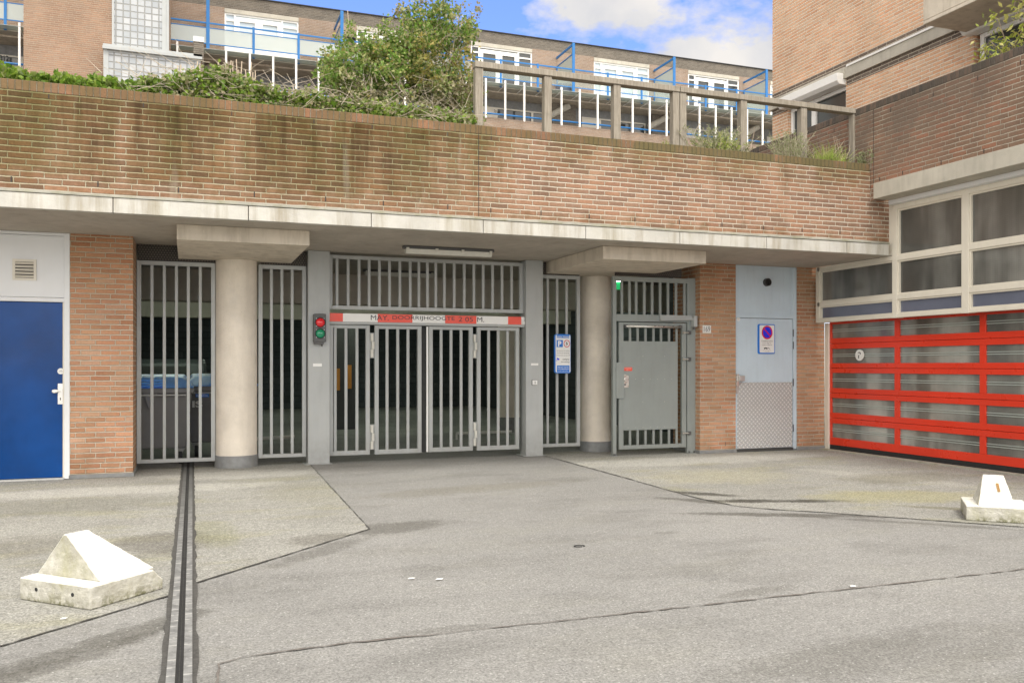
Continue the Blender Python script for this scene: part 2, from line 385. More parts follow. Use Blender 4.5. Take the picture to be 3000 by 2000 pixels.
M['drive'] = ground_mat('grey asphalt', (.288, .283, .268), (.185, .181, .170), (.62, .61, .59), .05, [
    sp(1150, 1545, .55, .28, .2, .55), sp(950, 1610, .7, .14, .8, .4), sp(2330, 1508, 1.2, .12, -.45, .8, (.10, .095, .082)), sp(2060, 1468, .6, .12, -.9, .75, (.10, .095, .082)), sp(2650, 1530, 1.1, .08, -.75, .45), sp(1290, 1845, .30, .06, 0, .35, DK2),
    sp(2700, 1900, 1.2, .32, .05, .26, DK2), sp(1400, 1430, 1.6, .35, .2, .30, (.17, .155, .11)), sp(300, 1880, .9, .13, .72, .6), sp(120, 1960, .8, .10, .72, .5), sp(2230, 1730, .34, .09, .1, .4, DK2), sp(1950, 1560, .14, .07, 0, .4, DK2),
    sp(1080, 1370, 1.1, .5, 0, .35, (.17, .16, .145)), sp(2350, 1950, .9, .25, .1, .2, DK2)])
M['apron'] = ground_mat('light washed paving', (.328, .322, .292), (.178, .174, .152), (.72, .71, .66), .35, [
    sp(300, 1440, 2.4, .42, .0, .6, (.47, .46, .42)), sp(700, 1390, 1.2, .5, .0, .6, (.48, .47, .43)), sp(2000, 1350, 2.4, .55, .0, .6, (.47, .46, .42)), sp(2600, 1400, 1.4, .3, -1.2, .4, (.44, .43, .38)),
    sp(2250, 1468, 1.0, .13, -.35, .9, (.060, .056, .046)), sp(2040, 1446, .55, .13, -.8, .85, (.060, .056, .046)), sp(2640, 1400, 1.0, .5, .1, .55, (.19, .18, .135)), sp(2650, 1455, 1.1, .55, -.3, .6, MO), sp(2100, 1395, 1.1, .8, 0, .5, (.36, .34, .24)),
    sp(470, 1590, .5, .5, .4, .6, (.14, .13, .11)), sp(200, 1480, 1.3, .6, 0, .5, (.19, .185, .15)), sp(60, 1600, .5, .5, .5, .5, (.17, .16, .13)), sp(900, 1440, .6, 1.1, 0, .35, (.27, .26, .19)), sp(940, 1580, .35, .25, .3, .6, (.15, .14, .12)), sp(2790, 1490, .5, .10, -.7, .6, (.16, .15, .09)), sp(620, 1560, .25, .8, .1, .4, (.22, .22, .12))], speck=.6, big=.35)

def glass_mat(name, col, rough=.12, grid=0, var=.25, scale=1.2, gaxis='y'):
    s = NT(name)
    g = s.rng(s.noise(scale, 4, .6), .3, .7, 1 - var, 1 + var)
    c = s.mix(1.0, col, s.comb(g, g, g), 'MULTIPLY')
    if grid:
        sm = s.rng(s.noise(1, 3, .5, vec=s.scaled((1, 2.2, .35), (0, 3, 1))), .40, .62, .70, 1.4, True)  # vertical smears painted into the pane colour to stand for reflections
        c = s.mix(1.0, c, s.comb(sm, sm, sm), 'MULTIPLY')
        x, y, z = s.sep()
        a = s.math('FRACT', s.math('DIVIDE', y, grid)); b = s.math('FRACT', s.math('DIVIDE', z, grid))
        l1 = s.math('MAXIMUM', s.math('LESS_THAN', a, .14), s.math('LESS_THAN', b, .14))
        c = s.mix(s.math('MULTIPLY', l1, .22), c, (.03, .03, .03))
        s.bump(s.noise(40, 2), .0008)
    return s.set(color=c, rough=rough, spec=.75)
M['pane_red'] = glass_mat('wired glass of red door', (.20, .20, .182), .06, .025, .5, 1.0)
M['pane_top'] = glass_mat('wired window glass', (.135, .135, .125), .04, .025, .3, .8)
M['pane_blue'] = glass_mat('blue grey spandrel', (.13, .145, .20), .25, 0, .15)
M['pane_dark'] = glass_mat('dark window glass', (.05, .055, .055), .06, 0, .4, .5)
M['pane_pale'] = glass_mat('window with pale curtain', (.50, .58, .62), .15, 0, .12, .7)
M['strut'] = plain('pale green aluminium', (.42, .47, .44), .35, metal=.2)

def clear_mat(name, tint=(.75, .82, .80), op=.28):
    s = NT(name)
    tr = s.n('ShaderNodeBsdfTransparent'); tr.inputs[0].default_value = (*tint, 1)
    ms = s.n('ShaderNodeMixShader'); ms.inputs[0].default_value = op
    s.set(color=(.55, .60, .58), rough=.25, spec=.6)
    s.l(tr.outputs[0], ms.inputs[1]); s.l(s.b.outputs[0], ms.inputs[2]); s.l(ms.outputs[0], s.out.inputs[0])
    return s.m
M['balcony_glass'] = clear_mat('milky balcony glass', (.90, .92, .90), .60)
M['clear_glass'] = clear_mat('clear balcony glass', (.90, .93, .91), .16)
M['canopy_glass'] = clear_mat('dirty canopy glass', (.7, .74, .70), .62)

def glassblock_mat():
    s = NT('glass blocks')
    x, y, z = s.sep()
    a = s.math('FRACT', s.math('DIVIDE', x, .205)); b = s.math('FRACT', s.math('DIVIDE', z, .205))
    ea = s.math('MINIMUM', a, s.math('SUBTRACT', 1.0, a)); eb = s.math('MINIMUM', b, s.math('SUBTRACT', 1.0, b))
    e = s.math('MINIMUM', ea, eb)
    m = s.rng(e, .055, .085)
    wn2 = s.n('ShaderNodeTexWhiteNoise', noise_dimensions='2D')
    s.l(s.comb(s.math('FLOOR', s.math('DIVIDE', x, .205)), s.math('FLOOR', s.math('DIVIDE', z, .205))), wn2.inputs['Vector'])
    c = s.mix(wn2.outputs['Value'], (.33, .35, .36), (.46, .47, .47))
    c = s.mix(m, (.27, .27, .25), c)
    s.bump(m, .02)
    return s.set(color=c, rough=.25, spec=.6)
M['glassblock'] = glassblock_mat()

def checker_mat():
    s = NT('tread plate')
    x, y, z = s.sep()
    def grid(ox, oz, ang):
        P = .074
        a = s.math('SUBTRACT', s.math('FRACT', s.math('DIVIDE', s.math('ADD', x, ox), P)), .5)
        b = s.math('SUBTRACT', s.math('FRACT', s.math('DIVIDE', s.math('ADD', z, oz), P)), .5)
        ca, sa = math.cos(ang), math.sin(ang)
        p = s.math('ADD', s.math('MULTIPLY', a, ca), s.math('MULTIPLY', b, sa))
        q = s.math('SUBTRACT', s.math('MULTIPLY', b, ca), s.math('MULTIPLY', a, sa))
        r = s.math('ADD', s.math('POWER', s.math('DIVIDE', p, .34), 2), s.math('POWER', s.math('DIVIDE', q, .13), 2))
        return s.rng(r, .5, 1.2, 1, 0)
    h = s.math('MAXIMUM', grid(0, 0, .78), grid(.037, .037, -.78))
    c = s.mix(h, (.46, .465, .46), (.78, .785, .775))
    s.bump(h, .006, 1.0)
    return s.set(color=c, rough=.42, metal=.15)
M['checker'] = checker_mat()
def perf_mat():
    s = NT('perforated plate')
    x, y, z = s.sep()
    rowp = s.math('FLOOR', s.math('DIVIDE', z, .03))
    a = s.math('SUBTRACT', s.math('FRACT', s.math('ADD', s.math('DIVIDE', x, .035), s.math('MULTIPLY', rowp, .5))), .5)
    b = s.math('SUBTRACT', s.math('FRACT', s.math('DIVIDE', z, .03)), .5)
    r = s.math('ADD', s.math('MULTIPLY', a, a), s.math('MULTIPLY', b, b))
    return s.set(color=s.mix(s.rng(r, .05, .09, 0, 1), (.14, .12, .10), (.045, .04, .036)), rough=.7)
M['perf'] = perf_mat()

def leaf_mat(name, cols, rough=.5, tr=.35):
    s = NT(name)
    oi = s.geo.outputs['Random Per Island']
    c = s.ramp(oi, [((i + .0) / len(cols), q) for i, q in enumerate(cols)])
    g = s.rng(s.noise(4, 3), .3, .7, .8, 1.2)
    c = s.mix(1.0, c, s.comb(g, g, g), 'MULTIPLY')
    s.set(color=c, rough=rough, spec=.35)
    t = s.n('ShaderNodeBsdfTranslucent'); s.l(c, t.inputs[0])
    ms = s.n('ShaderNodeMixShader'); ms.inputs[0].default_value = tr
    s.l(s.b.outputs[0], ms.inputs[1]); s.l(t.outputs[0], ms.inputs[2]); s.l(ms.outputs[0], s.out.inputs[0])
    return s.m
M['leaf_ivy'] = leaf_mat('ivy leaves', [(.10, .20, .025), (.19, .32, .04), (.28, .40, .07), (.08, .14, .025), (.36, .40, .16), (.24, .34, .05)], .4, .45)
M['leaf_bush'] = leaf_mat('bush leaves', [(.13, .24, .04), (.22, .36, .06), (.09, .18, .03), (.34, .42, .14), (.18, .31, .05), (.42, .42, .18)], .5, .45)
M['leaf_yellow'] = leaf_mat('yellowish leaves', [(.42, .36, .13), (.34, .33, .08), (.48, .38, .12), (.30, .31, .10)], .55)
M['leaf_dry'] = leaf_mat('dry leaves', [(.40, .35, .22), (.32, .28, .16), (.50, .45, .32), (.30, .32, .14)], .8, .3)
M['leaf_sage'] = leaf_mat('grey green needles', [(.28, .33, .15), (.36, .39, .21), (.22, .27, .11), (.42, .42, .26)], .7)
M['leaf_grass'] = leaf_mat('fresh grass', [(.32, .44, .07), (.42, .52, .12), (.26, .37, .06), (.48, .46, .22)], .6)
M['leaf_potted'] = leaf_mat('yellow green leaves', [(.36, .42, .06), (.45, .48, .10), (.26, .34, .05), (.50, .47, .16)], .4)
M['twig'] = plain('bare twigs', (.50, .43, .34), .85, var=.3, scale=30)
M['bark'] = plain('bark', (.22, .175, .12), .9, var=.3, scale=20)
M['stump'] = plain('cut stems', (.50, .41, .31), .85, var=.2, scale=20)
M['soil'] = plain('soil', (.12, .09, .06), .95, var=.3, scale=15)
def emit_mat(name, col, st):
    s = NT(name); return s.set(color=col, emit=(*col, 1), emits=st, rough=.4)
M['lit_tube'] = emit_mat('lit tube', (.85, 1, .82), 15)
M['lit_green'] = emit_mat('lit exit sign', (.02, .40, .12), .4)
M['lens_red'] = plain('red lamp lens', (.75, .02, .03), .12, var=.02, spec=.8)
M['lens_green'] = plain('green lamp lens', (.01, .26, .13), .12, var=.02, spec=.8)
M['car'] = plain('dark car paint', (.03, .038, .04), .45, spec=.3)

# ------------------------------------------------------------------ geometry helpers
WO = {}
def tag(o, label=None, cat=None, group=None, kind=None):
    if label: o['label'] = label
    if cat: o['category'] = cat
    if group: o['group'] = group
    if kind: o['kind'] = kind
    return o
def thing(name, label, cat, loc, group=None):
    o = bpy.data.objects.new(name, None); COL.objects.link(o)
    o.empty_display_size = .2
    o.location = loc; WO[o.name] = Vector(loc)
    return tag(o, label, cat, group)
class MB:
    def __init__(s): s.v = []; s.f = []
    def add(s, vs, fs):
        k = len(s.v); s.v += [Vector(v) for v in vs]; s.f += [tuple(i + k for i in f) for f in fs]; return s
    def box(s, x0, y0, z0, x1, y1, z1):
        x0, x1 = sorted((x0, x1)); y0, y1 = sorted((y0, y1)); z0, z1 = sorted((z0, z1))
        return s.add([(x0, y0, z0), (x1, y0, z0), (x1, y1, z0), (x0, y1, z0), (x0, y0, z1), (x1, y0, z1), (x1, y1, z1), (x0, y1, z1)],
                     [(0, 3, 2, 1), (4, 5, 6, 7), (0, 1, 5, 4), (1, 2, 6, 5), (2, 3, 7, 6), (3, 0, 4, 7)])
    def hexa(s, b, t):          # 4 bottom corners, 4 top corners (counter-clockwise seen from above)
        return s.add(list(b) + list(t), [(0, 3, 2, 1), (4, 5, 6, 7), (0, 1, 5, 4), (1, 2, 6, 5), (2, 3, 7, 6), (3, 0, 4, 7)])
    def prism(s, poly, axis, a, b):   # polygon in the other two axes
        def P(p, q): return {'x': (q, p[0], p[1]), 'y': (p[0], q, p[1]), 'z': (p[0], p[1], q)}[axis]
        n = len(poly)
        return s.add([P(p, a) for p in poly] + [P(p, b) for p in poly],
                     [tuple(range(n)), tuple(range(2 * n - 1, n - 1, -1))] + [(i, i + n, (i + 1) % n + n, (i + 1) % n) for i in range(n)])
    def tube(s, p0, p1, r0, r1=None, n=8, cap=True):
        p0, p1 = Vector(p0), Vector(p1); r1 = r0 if r1 is None else r1
        d = (p1 - p0)
        if d.length < 1e-6: return s
        q = d.to_track_quat('Z', 'Y')
        vs = [p0 + q @ Vector((math.cos(2 * math.pi * i / n) * r0, math.sin(2 * math.pi * i / n) * r0, 0)) for i in range(n)]
        vs += [p1 + q @ Vector((math.cos(2 * math.pi * i / n) * r1, math.sin(2 * math.pi * i / n) * r1, 0)) for i in range(n)]
        fs = [(i, (i + 1) % n, (i + 1) % n + n, i + n) for i in range(n)]
        if cap: fs += [tuple(range(n - 1, -1, -1)), tuple(range(n, 2 * n))]
        return s.add(vs, fs)
    def path(s, pts, r0, r1, n=5):
        m = len(pts) - 1
        for i in range(m):
            a = r0 + (r1 - r0) * i / m; b = r0 + (r1 - r0) * (i + 1) / m
            s.tube(pts[i], pts[i + 1], a, b, n, cap=(i == m - 1))
        return s
    def lathe(s, prof, cx, cy, n=48):     # profile (r, z)
        k = len(prof); vs = []
        for (r, z) in prof:
            vs += [(cx + r * math.cos(2 * math.pi * i / n), cy + r * math.sin(2 * math.pi * i / n), z) for i in range(n)]
        fs = []
        for j in range(k - 1):
            fs += [(j * n + i, j * n + (i + 1) % n, (j + 1) * n + (i + 1) % n, (j + 1) * n + i) for i in range(n)]
        return s.add(vs, fs)
    def disc_y(s, cx, y, cz, rx, rz=None, t=.004, n=32, r_in=0):   # plate facing -Y
        rz = rx if rz is None else rz
        if not r_in:
            return s.prism([(cx + rx * math.cos(2 * math.pi * i / n), cz + rz * math.sin(2 * math.pi * i / n)) for i in range(n)], 'y', y, y + t)
        vs = []; fs = []
        for (r, yy) in ((1, y), (r_in, y), (1, y + t), (r_in, y + t)):
            vs += [(cx + rx * r * math.cos(2 * math.pi * i / n), yy, cz + rz * r * math.sin(2 * math.pi * i / n)) for i in range(n)]
        for i in range(n):
            j = (i + 1) % n
            fs += [(i, j, n + j, n + i), (2 * n + i, 3 * n + i, 3 * n + j, 2 * n + j), (i, 2 * n + i, 2 * n + j, j), (n + i, n + j, 3 * n + j, 3 * n + i)]
        return s.add(vs, fs)
    def frame_y(s, x0, z0, x1, z1, y0, y1, t, tb=None, tt=None):   # rectangular frame in the XZ plane
        tb = t if tb is None else tb; tt = t if tt is None else tt
        s.box(x0, y0, z0, x0 + t, y1, z1); s.box(x1 - t, y0, z0, x1, y1, z1)
        s.box(x0 + t, y0, z0, x1 - t, y1, z0 + tb); s.box(x0 + t, y0, z1 - tt, x1 - t, y1, z1); return s
    def frame_x(s, y0, z0, y1, z1, x0, x1, t):
        s.box(x0, y0, z0, x1, y0 + t, z1); s.box(x0, y1 - t, z0, x1, y1, z1)
        s.box(x0, y0 + t, z0, x1, y1 - t, z0 + t); s.box(x0, y0 + t, z1 - t, x1, y1 - t, z1); return s
    def build(s, name, mat, parent=None, bevel=0, smooth=False, origin=None, seg=2):
        if parent is not None: o3 = WO[parent.name]
        elif origin is not None: o3 = Vector(origin)
        else:
            xs = [v.x for v in s.v]; ys = [v.y for v in s.v]; zs = [v.z for v in s.v]
            o3 = Vector(((min(xs) + max(xs)) / 2, (min(ys) + max(ys)) / 2, min(zs)))
        me = bpy.data.meshes.new(name)
        me.from_pydata([v - o3 for v in s.v], [], s.f); me.update()
        if smooth:
            me.polygons.foreach_set('use_smooth', [True] * len(me.polygons))
        o = bpy.data.objects.new(name, me); COL.objects.link(o)
        for m in (mat if isinstance(mat, list) else [mat]): me.materials.append(m)
        if parent is not None: o.parent = parent
        else: o.location = o3
        WO[o.name] = o3
        if bevel:
            b = o.modifiers.new('bevel', 'BEVEL'); b.width = bevel; b.segments = seg; b.limit_method = 'ANGLE'
        return o
def box(name, mat, parent, x0, y0, z0, x1, y1, z1, bevel=0):
    return MB().box(x0, y0, z0, x1, y1, z1).build(name, mat, parent, bevel)

def text_mb(body, box4, plane, depth, t=.002, bold=0, squeeze=True):
    """lettering fitted into box4 = (a0, z0, a1, z1); plane 'y' faces -Y at y=depth, plane 'x' faces -X at x=depth (a runs to -Y)"""
    cu = bpy.data.curves.new('lettering', 'FONT'); cu.body = body; cu.align_x = 'CENTER'; cu.size = 1; cu.offset = bold
    ob = bpy.data.objects.new('lettering', cu); COL.objects.link(ob)
    dg = bpy.context.evaluated_depsgraph_get(); dg.update()
    me = bpy.data.meshes.new_from_object(ob.evaluated_get(dg))
    vs = [v.co.copy() for v in me.vertices]; fs = [tuple(p.vertices) for p in me.polygons]
    bpy.data.objects.remove(ob); bpy.data.meshes.remove(me); bpy.data.curves.remove(cu)
    x0 = min(v.x for v in vs); x1 = max(v.x for v in vs); y0 = min(v.y for v in vs); y1 = max(v.y for v in vs)
    a0, z0, a1, z1 = box4
    sz = (z1 - z0) / (y1 - y0); sx = (a1 - a0) / (x1 - x0)
    out = []
    for v in vs:
        a = a0 + (v.x - x0) * sx; z = z0 + (v.y - y0) * sz
        out.append((a, depth - t, z) if plane == 'y' else (depth - t, a, z))
    mb = MB(); mb.add(out, fs); return mb

# ================================================================== GROUND
g = MB().add([(-60, -60, 0), (90, -60, 0), (90, 90, 0), (-60, 90, 0)], [(0, 1, 2, 3)]).build('ground', M['drive'], origin=(0, 0, 0))
tag(g, kind='structure')
def poly_sheet(name, pts, z, mat):
    return tag(MB().add([(p[0], p[1], z) for p in pts], [tuple(range(len(pts)))]).build(name, mat, origin=(pts[0][0], pts[0][1], z)), kind='structure')
PL = [(-9, 12.9), (-9, -1.9), (-.856, 4.9), (-.09, 5.64), (.053, 5.90), (1.438, 7.347), (1.60, 12.4), (1.6, 12.9)]
PLa = [(-9, -1.9), (-.856, 4.9), (-.09, 5.64), (.053, 5.90), (1.438, 7.347), (1.60, 12.4)]
poly_sheet('paving', PL, .004, M['apron'])
PRa = [(5.10, 12.45), (5.02, 9.6), (4.97, 8.53), (4.95, 7.9), (5.03, 7.31), (5.25, 7.0), (5.57, 6.72), (6.32, 5.90), (6.68, 5.5), (9.5, 2.6)]
poly_sheet('paving', PRa + [(9.86, 2.6), (9.86, 12.9), (5.1, 12.9)], .004, M['apron'])
def ribbon(name, pts, wid, z, mat, jitter=.25, label=None):
    rnd = random.Random(len(pts) * 7 + int(wid * 1e4))
    P = []
    for a, b in zip(pts, pts[1:]):
        a = Vector((*a, 0)); b = Vector((*b, 0)); n = max(1, int((b - a).length / .06))
        P += [a.lerp(b, i / n) for i in range(n)]
    P.append(Vector((*pts[-1], 0)))
    mb = MB(); vs = []
    for i, p in enumerate(P):
        t = (P[min(i + 1, len(P) - 1)] - P[max(i - 1, 0)]).normalized(); nrm = Vector((-t.y, t.x, 0))
        off = nrm * wid * .35 * (rnd.random() - .5)
        a = wid * (.5 + jitter * (rnd.random() - .5)); b = wid * (.5 + jitter * (rnd.random() - .5))
        vs += [(p + off + nrm * a) + Vector((0, 0, z)), (p + off - nrm * b) + Vector((0, 0, z))]
    mb.add(vs, [(2 * i, 2 * i + 1, 2 * i + 3, 2 * i + 2) for i in range(len(P) - 1)])
    return tag(mb.build(name, mat, origin=(P[0].x, P[0].y, z)), kind='structure')
M['seam'] = plain('grey joint filler', (.15, .135, .12), .85, var=.35, scale=25)
ribbon('seam', PLa[1:], .011, .008, M['tar'], 1.0)
ribbon('seam', PRa[:-1], .011, .008, M['tar'], 1.2)
ribbon('seam', [(.14, 4.27), (.25, 4.33), (.70, 4.365), (1.4, 4.352), (2.64, 4.352), (3.9, 4.36), (5.3, 4.37), (9, 4.38)], .013, .006, M['seam'], 1.4)
ribbon('seam', [(.14, 4.27), (.12, 4.0), (.13, 3.5)], .012, .006, M['seam'], 1.2)

# drainage / expansion channel
def chx(y): return -.031 + (y - 4.08) * .0055
dc = thing('expansion_joint_channel', 'long grooved metal expansion joint strip running across the ground to the left grille', 'floor joint', (chx(8), 3, 0))
def chan(a, b, z, name, mat, jit=0):
    mb = MB(); n = 90; rnd = random.Random(3)
    vs = []
    for i in range(n + 1):
        y = 2.6 + (13.8 - 2.6) * i / n; c = chx(y)
        ja = (rnd.random() - .5) * jit; jb = (rnd.random() - .5) * jit
        vs += [(c + a + ja, y, z), (c + b + jb, y, z), (c + b + jb, y, -.01), (c + a + ja, y, -.01)]
    fs = []
    for i in range(n):
        k = 4 * i
        fs += [(k, k + 1, k + 5, k + 4), (k + 1, k + 2, k + 6, k + 5), (k + 3, k, k + 4, k + 7)]
    return mb.add(vs, fs).build(name, mat, dc)
def strip_mat():
    s = NT('worn metal strip')
    g_ = s.noise(14, 5, .65)
    x, y, z = s.sep()
    dash = s.math('MULTIPLY', s.math('LESS_THAN', s.math('FRACT', s.math('MULTIPLY', y, 9.0)), .14), s.rng(g_, .45, .55))
    c = s.mix(s.rng(g_, .35, .65), (.15, .15, .147), (.28, .28, .272))
    c = s.mix(s.math('MULTIPLY', dash, .6), c, (.50, .49, .46))
    c = s.mix(s.rng(s.noise(60, 2), .68, .74, 0, .7), c, (.5, .48, .44))
    c = s.mix(s.rng(y, 6.0, 10.5, 0, .7), c, (.05, .05, .047))
    return s.set(color=c, rough=.7)
M['strip'] = strip_mat()
chan(-.084, .076, .010, 'tar_bed', M['tar'], .016)
chan(-.055, -.018, .022, 'metal_strip', M['strip'])
chan(.016, .053, .022, 'metal_strip', M['strip'])
chan(-.0135, -.0035, .017, 'rubber_seal', M['rubber'])
chan(.0015, .0115, .017, 'rubber_seal', M['rubber'])

# ring on the ground, scraps of paper
p = on_z(1697, 1601)
mb = MB()
for i in range(14):
    a0 = 2 * math.pi * i / 14; a1 = 2 * math.pi * (i + 1) / 14
    if i == 11: continue
    mb.tube((p.x + .042 * math.cos(a0), p.y + .03 * math.sin(a0), .008), (p.x + .042 * math.cos(a1), p.y + .03 * math.sin(a1), .006), .0035, n=6)
tag(mb.build('rubber_ring', M['rubber']), 'small black open ring lying alone on the grey asphalt', 'ring')
for (px, py, l, txt) in ((1205, 1697, .05, 'white paper scrap lying on the asphalt, left of a pair'), (1287, 1699, .055, 'white paper scrap lying on the asphalt, right of a pair'), (2498, 1720, .05, 'white scrap on the long asphalt seam at right'), (187, 1815, .035, 'white scrap below the white concrete block on the left')):
    p = on_z(px, py)
    mb = MB().prism([(p.x - l / 2, p.y - .010), (p.x + l * .3, p.y - .014), (p.x + l / 2, p.y + .006), (p.x - l * .2, p.y + .013)], 'z', .0085, .012)
    tag(mb.build('paper_scrap', M['sign_white']), txt, 'litter', 'scraps of litter on the ground')

# ================================================================== MAIN WALL ABOVE
WY = 10.14
t = thing('parapet_wall', 'long stained brick parapet wall on the white concrete edge above the gates', 'wall', (3, 10.24, 3.15))
mb = MB(); mb.box(-6.5, WY, 3.15, 9.255, WY + .2, 4.172); mb.box(9.255, WY, 3.15, 9.60, WY + .2, 3.745)
mb.build('brick_face', M['brick_front'], t)
MB().box(-6.5, WY - .004, 4.172, 9.255, WY + .205, 4.28).build('coping', M['coping_front'], t, bevel=.008)
for x in (-2.5, -1.672, -.873, -.085, .70, 1.481, 2.145, 2.925, 3.468, 4.127, 4.786, 5.438, 6.096, 6.755, 7.416, 8.064, 8.718):
    z = 3.235 + random.uniform(-.005, .01)
    box('weep_hole', M['rubber'], t, x - .006, WY - .0015, z, x + .006, WY + .02, z + .058)
for x in (-1.332, -.435, .462, 1.35, 2.014, 2.922, 3.472, 5.121):
    box('weep_hole', M['rubber'], t, x - .005, WY - .0015, 4.115, x + .005, WY + .02, 4.16)
box('expansion_joint', M['rubber'], t, 3.3095, WY - .0045, 3.17, 3.3150, WY + .02, 4.281)

t = thing('concrete_canopy', 'projecting concrete slab with white weathered edge below the brick parapet', 'canopy', (3, 12, 2.965))
box('slab', M['soffit'], t, -6.5, 10.155, 2.967, 9.60, 30, 3.148)
xs = [-6.5] + [-.724 + 1.3565 * k for k in range(-4, 8)] + [9.53]
for a, b in zip(xs, xs[1:]):
    MB().box(a + .004, 10.06, 2.965, b - .004, 10.153, 3.122).build('fascia_panel', M['fascia'], t, bevel=.004)
mb = MB(); rnd = random.Random(5); n = 120
vs = []
for i in range(n + 1):
    x = -6.5 + (9.53 + 6.5) * i / n; j = rnd.uniform(-.004, .004) + .004 * math.sin(x * 1.7); step = .005 * (int((x + 9) / 1.22) % 2)
    vs += [(x, 10.052, 3.128 + j * .3), (x, 10.052, 3.148 + j + step), (x, 10.15, 3.180 + j), (x, 10.139, 3.125)]
fs = []
for i in range(n):
    k = 4 * i; fs += [(k, k + 4, k + 5, k + 1), (k + 1, k + 5, k + 6, k + 2), (k + 3, k + 7, k + 4, k)]
mb.add(vs, fs).build('ledge_flashing', M['zinc'], t)

tag(box('terrace_deck', M['soil'], None, -8, 10.35, 3.16, 9.24, 28.8, 4.10), kind='structure')

# ================================================================== PIERS, COLUMNS, POSTS
def pier(x0, x1, label, y0=11.82, y1=12.62):
    t = thing('brick_pier', label, 'pier', ((x0 + x1) / 2, (y0 + y1) / 2, 0), 'brick piers under the canopy')
    box('shaft', M['brick_pier'], t, x0, y0, .055, x1, y1, 2.966)
    MB().box(x0 - .012, y0 - .014, .004, x1 + .012, y1, .052).build('lead_plinth', M['base_grey'], t, bevel=.006)
    return t
pier(-1.325, -.625, 'broad orange brick pier between the blue door and the left grille')
t2 = pier(7.475, 8.128, 'orange brick pier carrying the house number 169')
pier(9.306, 9.845, 'narrow orange brick pier between the pale blue door and the red garage door')
pier(-6.5, -2.46, 'orange brick wall piece left of the blue door')
box('weep_hole', M['rubber'], t2, 7.935, 11.8185, .11, 7.945, 11.83, .17)

def column(cx, cy, r, cap, label):
    t = thing('concrete_column', label, 'column', (cx, cy, 0), 'round columns beside the gates')
    MB().lathe([(r, .15), (r, 2.79)], cx, cy, 64).build('shaft', M['column'], t, smooth=True)
    MB().lathe([(r + .012, .004), (r + .012, .158), (r + .004, .165), (r - .01, .165)], cx, cy, 64).build('base_band', M['base_grey'], t, smooth=True)
    x0, x1, y0, y1 = cap
    MB().box(x0, y0, 2.79, x1, y1, 2.9655).build('capital', M['capital'], t, bevel=.006)
column(.632, 12.56, .272, (-.108, 1.36, 10.6, 12.95), 'round cream concrete column left of the vehicle gate')
column(6.186, 12.86, .256, (5.195, 6.785, 10.57, 13.1), 'round cream concrete column right of the vehicle gate, beside the blue parking sign')

def post(x0, x1, label):
    t = thing('gate_post', label, 'post', ((x0 + x1) / 2, 12.52, 0), 'square steel posts of the vehicle gate')
    MB().box(x0, 12.40, .012, x1, 12.66, 2.964).build('shaft', M['steel_post'], t, bevel=.004)
    MB().box(x0 - .05, 12.36, .0045, x1 + .03, 12.70, .014).build('base_plate', M['steel_post'], t)
    return t
pL = post(1.573, 1.868, 'wide grey steel post carrying the red and green traffic light')
pR = post(4.802, 5.08, 'wide grey steel post carrying the small key switch')
a = on_y(917, 1071, 12.398); b = on_y(943, 1066, 12.398)
box('label_strip', M['sign_white'], pL, a.x, 12.396, a.z - .01, b.x, 12.3995, b.z + .008)
a = on_y(1556, 1070, 12.398); b = on_y(1577, 1066, 12.398)
box('label_strip', M['sign_white'], pR, a.x, 12.396, a.z, b.x, 12.3995, b.z + .012)
for dx in (0, .05):
    MB().tube((4.80, 12.47 + dx * 2, 1.255), (4.79, 12.47 + dx * 2, 1.255), .006).build('bolt', M['galv'], pR)

# traffic light
a = on_y(920, 1001, 12.28); b = on_y(956, 919, 12.28)
t = thing('traffic_light', 'small two-lamp traffic light, red above green, fixed on the left gate post', 'traffic light', ((a.x + b.x) / 2, 12.4, a.z))
MB().box(a.x, 12.30, a.z, b.x, 12.396, b.z).build('housing', M['housing'], t, bevel=.006)
cx = (a.x + b.x) / 2 + .004; rr = .062
for zc, mt, nm in (((a.z + b.z) / 2 + .075, M['lens_red'], 'red_lamp'), ((a.z + b.z) / 2 - .078, M['lens_green'], 'green_lamp')):
    mb = MB(); n = 28; prof = [(rr, 0), (rr * .92, .014), (rr * .7, .028), (rr * .4, .037), (.002, .040)]
    vs = []; fs = []
    for (r, dy) in prof: vs += [(cx + r * math.cos(2 * math.pi * i / n), 12.299 - dy, zc + r * math.sin(2 * math.pi * i / n)) for i in range(n)]
    for j in range(len(prof) - 1): fs += [(j * n + i, j * n + (i + 1) % n, (j + 1) * n + (i + 1) % n, (j + 1) * n + i) for i in range(n)]
    mb.add(vs, fs).build(nm, mt, t, smooth=True)
    MB().disc_y(cx, 12.292, zc, rr + .009, t=.008, r_in=.88).build('rim', M['rubber'], t)
    for sx in (-1, 1):
        for sz in (-1, 1):
            MB().disc_y(cx + sx * .052, 12.2955, zc + sz * .052, .006, t=.004, n=10).build('screw', M['galv'], t)
MB().box(a.x + .01, 12.31, a.z - .03, b.x - .03, 12.39, a.z).tube((b.x - .05, 12.35, a.z - .06), (b.x - .05, 12.35, a.z - .02), .012).build('cable_entry', M['housing'], t)

# key switch
a = on_y(1560, 1127, 12.38); b = on_y(1574, 1113, 12.38)
t = thing('key_switch', 'small square white key switch box on the right gate post', 'key switch', ((a.x + b.x) / 2, 12.4, a.z))
MB().box(a.x - .006, 12.392, a.z - .006, b.x + .006, 12.3985, b.z + .006).build('back_plate', M['housing'], t)
MB().box(a.x, 12.372, a.z, b.x, 12.392, b.z).build('cover', M['sign_white'], t, bevel=.003)
MB().box((a.x + b.x) / 2 - .004, 12.3705, a.z + .015, (a.x + b.x) / 2 + .004, 12.374, b.z - .018).build('keyhole', M['rubber'], t)

